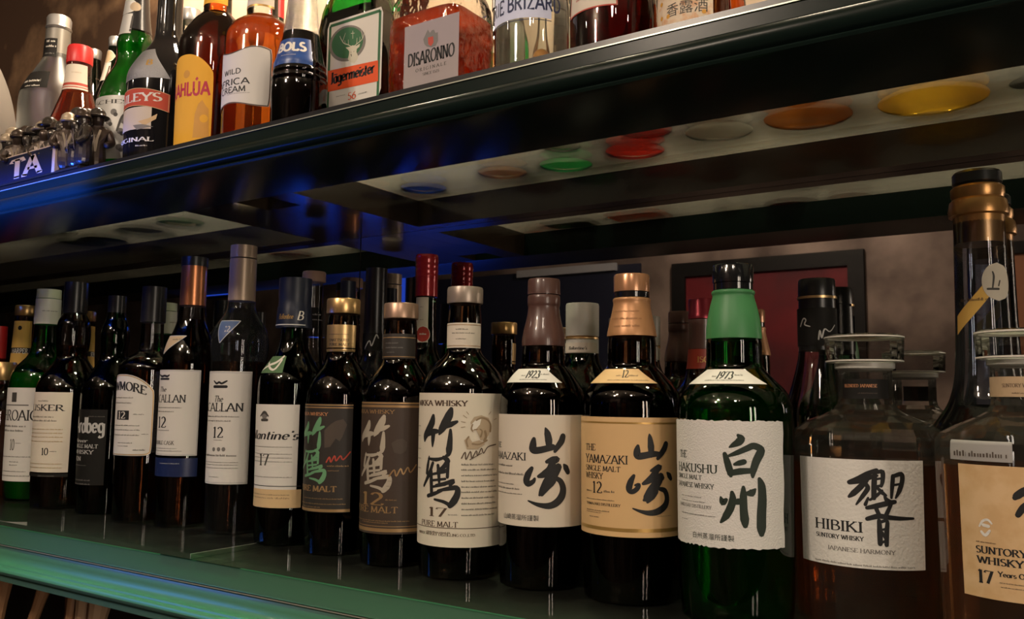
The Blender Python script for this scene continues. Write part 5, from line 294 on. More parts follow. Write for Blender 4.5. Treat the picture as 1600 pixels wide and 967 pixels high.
# framed pictures, board, screens and lamp on the far wall, which the mirror shows
def framed(x0, x1, z0, z1, pic, label, w=.07):
    t = empty('framed_picture', ((x0+x1)/2, -2.199, (z0+z1)/2), label, 'picture'); hx, hz = (x1-x0)/2, (z1-z0)/2
    box('picture', (-hx+w, 0, -hz+w), (hx-w, .012, hz-w), pic, t)
    V, F = [], []
    for a, b in (((-hx, -hz), (hx, -hz+w)), ((-hx, hz-w), (hx, hz)), ((-hx, -hz+w), (-hx+w, hz-w)), ((hx-w, -hz+w), (hx, hz-w))):
        o = len(V); V += [(x, y, z) for y in (0, .03) for x, z in ((a[0], a[1]), (b[0], a[1]), (b[0], b[1]), (a[0], b[1]))]
        F += [tuple(i+o for i in f) for f in ((0, 1, 2, 3), (7, 6, 5, 4), (0, 4, 5, 1), (1, 5, 6, 2), (2, 6, 7, 3), (3, 7, 4, 0))]
    fixn(mk('frame', V, F, ['frame_black'], t, smooth=False))
framed(-1.72, -.80, .10, .88, 'pic_red', 'dark red picture in a black frame, seen in the mirror behind the green capsule')
framed(-.30, .35, .05, .86, 'pic_brown', 'brown picture in a black frame, seen in the mirror at the far right', .05)
nb = empty('notice_board', (-2.55, -2.199, .35), 'dark blue board with pale top rail, seen in the mirror', 'board')
box('board_panel', (-.75, 0, -.6), (.65, .02, .55), 'board_blue', nb); box('top_rail', (-.10, .0205, .52), (.52, .045, .56), 'shade_grey', nb)
for x, z, w, h, l in ((-5.33, .97, .34, .10, 'narrow glowing blue screen reflected left of the beige capsule'), (-3.62, .90, .26, .26, 'square dim blue screen reflected above the bronze cap')):
    s = empty('wall_screen', (x, -2.199, z), l, 'screen'); box('casing', (-w/2-.015, 0, -h/2-.015), (w/2+.015, .02, h/2+.015), 'frame_black', s); box('display', (-w/2, .0205, -h/2), (w/2, .023, h/2), 'screen_blue', s)
# ------------------------------------------------------------------ mirrors
for x0, x1, l in ((-3.2, -.902, 'left mirror panel behind the lower shelf'), (-.900, 1.2, 'right mirror panel behind the lower shelf')):
    mb = box('mirror_panel', (x0, .945, .0), (x1, .951, .4225), 'mirror_silver'); tag(mb, l, 'mirror', 'mirror panels behind the lower shelf')
# ------------------------------------------------------------------ lower shelf
ls = empty('bar_shelf', (0, .8, 0), 'lower bar shelf with moulded green front edge carrying the whisky bottles', 'shelf', 'bar shelves')
def fascia(z, yf, dy, prof, m_, parent, x0=-3.2, x1=1.2):
    return extrude_x('fascia', [(y-.8, zz) for y, zz in prof], x0, x1, m_, parent)
yf = .655
pr = [(yf, -.0065), (yf-.0012, -.008), (yf-.0012, -.030), (yf-.002, -.032), (yf+.0015, -.033), (yf+.0015, -.035)]
pr += [(yf-.001-.011*(1-math.cos(math.radians(a))), -.036-.020*math.sin(math.radians(a))) for a in (8, 25, 42, 60, 78, 90)]
pr += [(yf-.013-.006*math.sin(math.radians(a)), -.064+.006*math.cos(math.radians(a))) for a in (0, 30, 60, 90, 120, 150, 180)]
pr += [(yf-.010, -.0705), (yf-.012, -.071), (yf-.012, -.079), (yf+.05, -.079), (yf+.05, -.0065)]
fascia(0, yf, 0, pr, 'shelf_paint_lit', ls)
box('shelf_board', (-3.2, -.093, -.030), (1.2, .142, -.0065), 'board_dark', ls)
box('rail_or_reflection', (-.868, -.1478, -.0063), (-.79, .140, -.0060), 'beige_reflection', ls); box('rail_or_reflection', (-.935, -.1478, -.0063), (-.8745, .140, -.0060), 'green_reflection', ls)  # no rails here: label and green reflections painted under the glass
box('seam_strip', (-.8732, -.1495, -.0055), (-.8723, .140, .0002), 'edge_pale', ls)  # pale strip paints the bright glass edges along the seam
box('edge_strip', (-3.2, -.1466, -.0345), (1.2, -.1452, -.0333), 'edge_pale', ls)
for x0, x1, l in ((-3.2, -.8735, 'left glass panel lying on the lower shelf'), (-.8720, 1.2, 'right glass panel lying on the lower shelf')):
    gp = box('glass_panel', (x0, .650, -.0058), (x1, .942, 0), 'g_lower', None, .0006); tag(gp, l, 'glass panel', 'glass panels of the lower shelf')
# ------------------------------------------------------------------ upper shelf
us = empty('bar_shelf', (0, .8, .44), 'upper bar shelf with dark moulded front edge and open slots underneath', 'shelf', 'bar shelves')
Z = .44; yu = .585
zu = .4225
pr = [(yu, .4598), (yu-.0015, .4585), (yu-.0015, .447)]
pr += [(yu-.0015-.0095*math.sin(math.radians(a)), .4375+.0095*math.cos(math.radians(a))) for a in (12, 30, 50, 70, 90, 108, 126, 144, 160)]
pr += [(yu-.0062, .4272), (yu-.0085, .4268), (yu-.0095, .4255), (yu-.0085, .4235), (yu-.004, .4225), (.690, zu), (.690, .4598)]
extrude_x('fascia', [(y-.8, z-Z) for y, z in pr], -3.2, 1.2, 'shelf_paint_shaded', us)
box('back_rail', (-3.2, .922-.8, zu-Z), (1.2, .944-.8, .4598-Z), 'rail_wood', us)
box('edge_strip', (-3.2, .5822-.8, .4588-Z), (1.2, .5834-.8, .4598-Z), 'edge_pale', us)
box('dark_glass_edge', (-3.2, .5842-.8, .4604-Z), (1.2, .5860-.8, .4653-Z), 'c_black', us)  # added black strip, darkens the lit front edge of the glass
# cross rails with an open notch between them
box('rail_or_reflection', (-.973, .6905-.8, zu-Z), (-.872, .9215-.8, .4598-Z), 'rail_wood', us); box('rail_or_reflection', (-.812, .6905-.8, zu-Z), (-.771, .9215-.8, .4598-Z), 'rail_wood', us)
box('rail_or_reflection', (-.8715, .742-.8, zu-Z), (-.8125, .9215-.8, .4598-Z), 'rail_wood', us)
for x0, x1, l in ((-3.2, -.8735, 'left glass panel of the upper shelf'), (-.8720, 1.2, 'right glass panel of the upper shelf')):
    gp = box('glass_panel', (x0, .5862, .4602), (x1, .950, .466), 'g_shelf', None, .0006); tag(gp, l, 'glass panel', 'glass panels of the upper shelf')
# ------------------------------------------------------------------ left end of the upper shelf
V, F = lathe(chaikin([(0, .030), (.004, .044), (.05, .062), (.10, .070), (.15, .066), (.20, .052), (.245, .030), (.268, .012), (.275, .006)], 2), 56)
ov = mk('ovoid_vase', V, F, ['grey_ceramic']); ov.location = (-1.425, .615, .466); tag(ov, 'smooth grey egg-shaped vessel cut by the left edge of the upper shelf', 'vase')
def figure(x, y, h, rot, mats, parent):
    "small cast bust of a standing figure in one surface: coat, shoulders, bent arms and head"
    me = bpy.data.meshes.new('figure'); k = h/.075
    vs_ = [(0, 0, 0), (0, 0, .022), (0, 0, .043), (0, -.001, .053), (0, -.002, .060), (0, -.003, .069), (-.012, 0, .046), (-.016, -.003, .034), (-.009, -.012, .029), (.012, 0, .046), (.016, -.003, .034), (.009, -.012, .029)]
    ed = [(0, 1), (1, 2), (2, 3), (3, 4), (4, 5), (2, 6), (6, 7), (7, 8), (2, 9), (9, 10), (10, 11)]; rad = [.013, .011, .010, .005, .0085, .006, .006, .005, .004, .006, .005, .004]
    me.from_pydata([(a*k, b*k, c*k) for a, b, c in vs_], ed, []); o = bpy.data.objects.new('figure', me); COL.objects.link(o); o.parent = parent; o.location = (x, y, 0); o.rotation_euler = (0, 0, rot)
    md = o.modifiers.new('skin', 'SKIN'); o.modifiers.new('sub', 'SUBSURF').render_levels = 2
    for i, r in enumerate(rad):
        sv = me.skin_vertices[0].data[i]; sv.radius = (r*k, r*k); sv.use_root = (i == 0)
    me.materials.append(MATS[mats[0]])
    br = .0125 if h > .085 else .0098
    V, F = lathe(chaikin([(0, br*.9), (.0012, br), (.0022, br), (.0032, .0088), (.0085, .0080), (.0118, .0045), (.0128, .0012)], 1), 20)
    if h > .078: mk('hat', [(a*k, b*k-.003*k, c*k+.0615*k) for a, b, c in V], F, [mats[1]], o)
    V, F = ribbon([(-.0045, .046), (-.0015, .036), (0, .022)], [.0022, .0026, .0018], .002); V2, F2 = ribbon([(.0045, .046), (.0015, .036), (0, .022)], [.0022, .0026, .0018], .002)
    F += [tuple(q+len(V) for q in f) for f in F2]; V += V2
    mk('lapels', [(a*k, -(.0105+.004*(b-.022)/.024)*k, b*k) for a, b in V], F, ['pewter_light'], o); return o
fg = empty('figurine_group', (-1.12, .606, .466), 'dark metallic figurine of a crowd of small people behind a blue lettered plaque', 'figurine')
rr = random.Random(11)
box('base', (-.17, -.0195, 0), (.07, .026, .006), 'pewter', fg, .002)
spots = [(-.16+.019*k+rr.uniform(-.003, .003), .014+rr.uniform(-.003, .004), rr.uniform(.084, .098)) for k in range(12)]+[(-.152+.021*k+rr.uniform(-.003, .003), -.004+rr.uniform(-.002, .003), rr.uniform(.070, .083)) for k in range(11)]
for i, (x, y, h) in enumerate(spots):
    f = figure(x, y, h, rr.uniform(-.7, 1.0), [('pewter', 'pewter', 'pewter_brown')[i % 3], ('pewter_light', 'pewter', 'pewter_brown', 'pewter')[i % 4]], fg); f.location.z = .005
Vp, Fp, MIp, ms = [], [], [], ['plaque_blue', 'plaque_cream']
for (x0, x1, y0, y1, z0, z1, mi) in ((-.175, .005, -.0185, -.0145, .004, .040, 0), (.0055, .0125, -.019, -.013, .004, .0415, 1), (-.175, .0055, -.0188, -.0142, .0402, .0418, 1)):
    o = len(Vp); Vp += [(x, y, z) for z in (z0, z1) for x, y in ((x0, y0), (x1, y0), (x1, y1), (x0, y1))]
    fs = [(0, 3, 2, 1), (4, 5, 6, 7), (0, 1, 5, 4), (1, 2, 6, 5), (2, 3, 7, 6), (3, 0, 4, 7)]; Fp += [tuple(i+o for i in f) for f in fs]; MIp += [mi]*6
v2, f2, w = text_geo('TA', .026, 'R', 1.7); o = len(Vp); kx = .075/w; Vp += [(-.118+.018+p[0]*kx*1.05, -.0188, .009+p[1]) for p in v2]; Fp += [tuple(i+o for i in f) for f in f2]; MIp += [1]*len(f2)
mk('plaque', Vp, Fp, ms, fg, MIp, smooth=False)
# ------------------------------------------------------------------ wooden sticks below the lower shelf
for i, (x, y, z, ln, w, tilt, m_, l) in enumerate([(-1.415, .72, -.096, .16, .010, .22, 'wood_tan', 'tan wooden stick at the left edge under the shelf'), (-1.375, .765, -.102, .16, .009, .34, 'wood_tan', 'second tan wooden stick, leaning right, under the shelf at left'),
  (-1.262, .74, -.098, .12, .008, .05, 'wood_brown', 'brown wooden stick at the left of the small bundle under the shelf'), (-1.238, .73, -.100, .12, .008, .10, 'wood_tan', 'tan wooden stick in the small bundle under the shelf'), (-1.205, .73, -.100, .12, .012, .12, 'wood_pale', 'pale wide wooden stick in the small bundle under the shelf'), (-1.165, .725, -.103, .12, .012, .15, 'wood_pale', 'rightmost pale wooden stick under the shelf')]):
    w *= 1.3; V, F = lathe([(-ln, w*.45), (-ln*.98, w*.6), (-ln*.3, w*.75), (-.004, w), (0, w*.8)], 10); s = mk('wooden_stick', V, F, [m_]); s.location = (x, y, z); s.rotation_euler = (0, tilt, .3*i); tag(s, l, 'stick', 'wooden sticks under the lower shelf')
for x, y, n in ((-1.43, .728, 2), (-1.215, .73, 4)): pass
# ------------------------------------------------------------------ bottles
def super_outline(rmax, ratio, n0):
    def f(a, r):
        k = min(1, max(0, (r-.020)/(rmax*.72-.020))); n = 2+(n0-2)*k; b = 1+(ratio-1)*k; c, s = math.cos(a), math.sin(a)
        q = (abs(c)**n+abs(s/b)**n)**(-1/n); return r*q*c, r*q*s
    return f
def jp(o_list, text, u0, u1, v, P_, off, ink):
    cu = bpy.data.curves.new('t', 'FONT'); cu.body = text; cu.size = 1.0; cu.resolution_u = 2
    ob = bpy.data.objects.new('t', cu); COL.objects.link(ob); bpy.context.view_layer.update()
    ev = ob.evaluated_get(bpy.context.evaluated_depsgraph_get()); me = ev.to_mesh()
    vs_ = [(q.co.x, q.co.y) for q in me.vertices]; fs = [tuple(p.vertices) for p in me.polygons]; ev.to_mesh_clear()
    bpy.data.objects.remove(ob); bpy.data.curves.remove(cu)
    if not vs_: return
    x0 = min(p[0] for p in vs_); x1 = max(p[0] for p in vs_); k = (u1-u0)/(x1-x0)
    o_list([(u0+(p[0]-x0)*k, v+p[1]*abs(k)) for p in vs_], fs, ink, off)
def make_label(B_, L, k, rad, parent, seedv):
    cx, cy, z0 = B_['c']; rnd = random.Random(seedv); R = L['R']; az0 = L.get('az', 0.0); u0, u1 = L['u']; v0, v1 = L['z']; sh = L.get('sh', 'rect'); uc, hw = (u0+u1)/2, (u1-u0)/2; H = v1-v0
    flat = L.get('flat'); off0 = .00045+.0003*k
    def P_(u, v, off):
        if flat is not None: return (u, -(flat+off), v-z0)
        a = az0+u/R; r = rad(v)+off; return (r*math.sin(a), -r*math.cos(a), v-z0)
    V, F, MI, mats = [], [], [], [L['m']]
    def put(vs2, fs, ink, off):
        if ink not in mats: mats.append(ink)
        if flat is None and off > off0+.00005:
            vs2 = list(vs2); fs = [tuple(q) for q in fs]
            for _ in range(3):   # follow the curve of the bottle: halve faces that span too much of it
                nf, big = [], 0
                for q in fs:
                    us = [vs2[i][0] for i in q]
                    if max(us)-min(us) < .0022: nf.append(q); continue
                    big = 1; n_ = len(q); c0 = len(vs2); vs2.append((sum(vs2[i][0] for i in q)/n_, sum(vs2[i][1] for i in q)/n_))
                    for i in range(n_): vs2.append(((vs2[q[i]][0]+vs2[q[(i+1) % n_]][0])/2, (vs2[q[i]][1]+vs2[q[(i+1) % n_]][1])/2))
                    if n_ == 3: nf += [(q[0], c0+1, c0+3), (c0+1, q[1], c0+2), (c0+3, c0+2, q[2]), (c0+1, c0+2, c0+3)]
                    else: nf += [(q[i], c0+1+i, c0, c0+1+(i-1) % n_) for i in range(n_)]
                fs = nf
                if not big: break
        i = mats.index(ink); o = len(V); V.extend(P_(u, v, off) for u, v in vs2); F.extend(tuple(q+o for q in f) for f in fs); MI.extend([i]*len(fs))
    nu = max(6, int(abs(u1-u0)/.0022)); nv = 10 if sh in ('rect', 'deckle', 'onlytext') else 14
    jit = [rnd.uniform(-.0007, .0007) for _ in range(2*(nu+1)+60)]
    def shape(s, t):
        u, v = uc+hw*s, v0+H*t
        if sh == 'arch':
            top = 1-.20*abs(s)**2.6; bot = .03*abs(s)**12; v = v0+H*(bot+(top-bot)*t)
            if abs(s) > .9: u = uc+hw*(s-.02*(s/abs(s))*(abs(s)-.9)*10*abs(2*t-1)**8)
        elif sh == 'tri': u = uc+hw*(L['ax']*(1-t)+s*(.03+.97*t))
        elif sh == 'trap': u = uc+hw*s*(L['tw']+(1-L['tw'])*(1-t))
        elif sh == 'disc':
            y = 2*t-1; u = uc+hw*s*math.sqrt(max(0, 1-y*y))
        elif sh == 'wave':
            v = v0+H*(t*(1-.05*math.cos(s*4.5))+(1-t)*.06*(math.cos(s*4)*.5+.5)); u = uc+hw*s*(1-.03*(abs(2*t-1))**6)
        elif sh == 'round':
            y = 2*t-1; rr = .06; e = max(0, (abs(y)-(1-rr))/rr); u = uc+(hw-rr*H*.5*(1-math.sqrt(max(0, 1-e*e))))*s
        elif sh == 'arc': v = v0+H*t-H*.35*s*s
        elif sh == 'slash': v = v0+H*(.34*t+.33)+s*H*.40+H*.06*s*s
        return u, v
    if sh != 'onlytext':
        g = []
        for j in range(nv+1):
            for i in range(nu+1):
                u, v = shape(2*i/nu-1, j/nv)
                if sh == 'deckle':
                    if j in (0, nv): v += jit[i+(j > 0)*(nu+1)]
                    if i in (0, nu): u += jit[2*(nu+1)+j*2+(i > 0)]
                g.append((u, v))
        put(g, [(j*(nu+1)+i, j*(nu+1)+i+1, (j+1)*(nu+1)+i+1, (j+1)*(nu+1)+i) for j in range(nv) for i in range(nu)], L['m'], off0)
    n = 0
    if L.get('edge'):
        ring = [shape(-1+2*i/20, 0) for i in range(21)]+[shape(1, j/14) for j in range(1, 15)]+[shape(1-2*i/20, 1) for i in range(1, 21)]+[shape(-1, 1-j/14) for j in range(1, 15)]
        ring = [(uc+(u-uc)*.975, (v0+v1)/2+(v-(v0+v1)/2)*.975) for u, v in ring]
        a, f = ribbon(ring, [max(.0006, min(.0012, H*.03))]*len(ring)); put(a, f, L['edge'], off0+.0001)
    for it in L['i']:
        n += 1; off = off0+.00012+.000015*n; kd = it[0]
        if kd == 't':
            _, t, a, b, v, h, ink, font, bold = it; vs2, fs, w = text_geo(t, h, font, bold)
            if a is None: a = b-w
            kx = (b-a)/w if b is not None else 1.0
            put([(a+p[0]*kx, v+p[1]) for p in vs2], fs, ink, off)
        elif kd == 'a':
            _, t, vb, h = it; vs2, fs, w = text_geo(t, h, 'R', 1.3); a, b = uc-hw*.80, uc+hw*.80; kx = (b-a)/w
            put([(a+p[0]*kx, vb+p[1]-H*.10*abs((a+p[0]*kx-uc)/hw)**2) for p in vs2], fs, 'ink', off)
        elif kd == 'm':
            _, a, b, v, h, ink = it; x = a; vs2, fs = [], []
            if b < a: a, b = b, a; x = a
            while x < b:
                wl = rnd.uniform(1.2, 4.5)*h; e = min(b, x+wl); y = x
                while y < e:
                    c = rnd.uniform(.30, .55)*h; hh = h*rnd.choice((.5, .5, .62, .8)); o = len(vs2)
                    vs2 += [(y, v), (min(y+c*.55, e), v), (min(y+c*.55, e), v+hh), (y, v+hh)]; fs.append((o, o+1, o+2, o+3)); y += c
                x = e+h*.45
            put(vs2, fs, ink, off)
        elif kd == 'k':
            for j, st in enumerate(it[1]):
                ps = [(p[0], p[1]) for p in st]; ws = [p[2] for p in st]
                if len(ps) > 2:
                    q = []
                    for i in range(len(ps)-1):
                        p0 = ps[max(i-1, 0)]; p1 = ps[i]; p2 = ps[i+1]; p3 = ps[min(i+2, len(ps)-1)]
                        for s in range(4):
                            t = s/4; q.append(tuple(.5*((2*p1[c])+(p2[c]-p0[c])*t+(2*p0[c]-5*p1[c]+4*p2[c]-p3[c])*t*t+(3*p1[c]-p0[c]-3*p2[c]+p3[c])*t**3) for c in (0, 1))+(ws[i]+(ws[i+1]-ws[i])*t,))
                    q.append((*ps[-1], ws[-1])); ps = [(p[0], p[1]) for p in q]; ws = [p[2] for p in q]
                a, f = ribbon(ps, ws, .0015); put(a, f, it[2], off+j*.000004)
                for (ux, vx), wx in ((ps[0], ws[0]), (ps[-1], ws[-1])):
                    put([(ux, vx)]+[(ux+wx/2*math.cos(i*.785), vx+wx/2*math.sin(i*.785)) for i in range(8)], [(0, i+1, (i+1) % 8+1) for i in range(8)], it[2], off+j*.000004)
        elif kd == 'h':
            _, v, w, ins, ink = it; a, b = uc-hw*(1-ins*2), uc+hw*(1-ins*2)
            if ins > 1: a, b = uc-hw*.1, uc+hw*.3
            p, f = ribbon([(a+(b-a)*i/40, v) for i in range(41)], [w]*41); put(p, f, ink, off)
        elif kd in ('q', 'b'):
            if kd == 'q':
                _, a, b, va, vb, ink = it
                if vb < va: va, vb = vb, va
                m_ = max(2, int(abs(b-a)/.002)); p, f = ribbon([(a+(b-a)*i/m_, (va+vb)/2) for i in range(m_+1)], [vb-va]*(m_+1)); put(p, f, ink, off)
            else:
                _, a, va, b, vb, w, ink = it
                for e in (((a, va), (b, va)), ((b, va), (b, vb)), ((b, vb), (a, vb)), ((a, vb), (a, va))):
                    p, f = ribbon(list(e), [w, w], .002); put(p, f, ink, off)
        elif kd == 'B':
            _, w, ink = it; a, b, va, vb = u0+w*1.2, u1-w*1.2, v0, v1-w*1.2
            for e in (((a, va), (a, vb)), ((a, vb), (b, vb)), ((b, vb), (b, va))):
                p, f = ribbon(list(e), [w, w]); put(p, f, ink, off)
        elif kd == 'c':
            _, u, v, r, ink = it; put([(u, v)]+[(u+r*math.cos(i*math.pi/12), v+r*math.sin(i*math.pi/12)) for i in range(24)], [(0, i+1, (i+1) % 24+1) for i in range(24)], ink, off)
        elif kd == 'f':
            from mathutils.geometry import tessellate_polygon
            pts = it[1]; tr = tessellate_polygon([[Vector((p[0], p[1], 0)) for p in pts]]); put(pts, [tuple(t) for t in tr], it[2], off)
        elif kd == 'j': jp(put, it[1], it[2], it[3], it[4], P_, off, it[5])
    return mk(L['n'], V, F, mats, parent, MI, smooth=True, angle=60)
def bottle(sp):
    id = sp['id']; name, label, cat, group, gm, lm, pm = META[id]
    cx, cy, z0 = sp['c']; t = empty(name, (cx, cy, z0), label, cat, group); parts = dict(sp['p']); raw = id in ('hib', 'hib17'); seg = 24 if raw else 56
    g = [tuple(p) for p in parts['glass']]
    if not any(k in parts for k in ('cap', 'capsule', 'stopper')):
        zt, r = g[-1]; g += [(zt+.03, .0150), (zt+.07, .0140)]; parts['cap'] = [(zt+.05, .0152), (zt+.052, .0160), (zt+.078, .0160), (zt+.08, .0150)]
    sm = g if raw else chaikin(g, 2)
    if id == 'bols': sm = chaikin(g, 1)
    ol = None
    if id == 'jager': ol = super_outline(max(r for z, r in g), .70, 7)
    if id == 'disa': ol = super_outline(max(r for z, r in g), .828, 6)
    rel = [(z-z0, r) for z, r in sm]
    if lm:
        V, F = lathe(rel, seg, ol, True, False); mk('glass_body', V, F, [gm], t, smooth=not raw, angle=30)
        inn = [(max(z, .004), max(r-.0016, .004)) for z, r in rel if z > .0005]; inn = [(.004, inn[0][1])]+[p for p in inn if p[0] > .0041]
        lev = parts.get('liquid', [(z0+(g[-1][0]-z0)*.6, 0)])[0][0]-z0; lq = [p for p in inn if p[0] < lev]; lq.append((lev, interp(inn, lev)))
        V, F = lathe(lq, seg, ol); mk('liquid', V, F, [lm], t, smooth=not raw, angle=30)
    else:
        V, F = lathe(rel, seg, ol); mk('glass_body', V, F, [gm], t, smooth=not raw, angle=30)
    profs = [sm]
    for k, m_ in pm.items():
        if k not in parts: continue
        p = [tuple(q) for q in parts[k]]; q = chaikin(p, 1) if k in ('capsule', 'sleeve') and len(p) > 3 else p
        V, F = lathe([(z-z0, r) for z, r in q], 24 if (raw and k == 'stopper') else 40); mk({'ring': 'neck_ring', 'sleeve': 'neck_sleeve'}.get(k, k), V, F, [m_], t, smooth=not (raw and k == 'stopper'), angle=32)
        profs.append(q)
    if 'stopper' in parts:
        q = parts['stopper']; so = [o for o in t.children if o.name.startswith('stopper')][0]
        for za, ra in ((q[2][0], q[2][1]), (q[1][0], q[1][1])):
            V, F = lathe([(za-z0-.0006, ra+.0002), (za-z0+.0006, ra+.0002), (za-z0+.0009, ra-.003), (za-z0-.0009, ra-.003), (za-z0-.0006, ra+.0002)], 24, None, False, False); mk('stopper_rim', V, F, ['g_rim'], so, smooth=False)
    if 'cap' in parts and 'cap' not in pm:
        V, F = lathe([(z-z0, r) for z, r in parts['cap']], 36); mk('cap', V, F, ['c_black'], t, angle=32); profs.append(parts['cap'])
    def rad(z): return max(interp(p, z) for p in profs if p[0][0]-1e-6 <= z <= p[-1][0]+1e-6 or p is sm)
    for k, L in enumerate(sp['l']):
        rr = rad
        if L['n'] in ('cap_text', 'lower_text'): pass
        lo = make_label(sp, L, k, rr, t, hash_(id)+k)
        if len(sp['l']) > 1 and L['n'] in EXTRA: pass
    return t
EXTRA = ()
def hash_(s): return sum((i+1)*ord(c) for i, c in enumerate(s))
D = dict
FR = 'whisky bottles in the front row of the lower shelf'; BK = 'bottles in the back row of the lower shelf'; UP = 'liqueur bottles on the upper shelf'
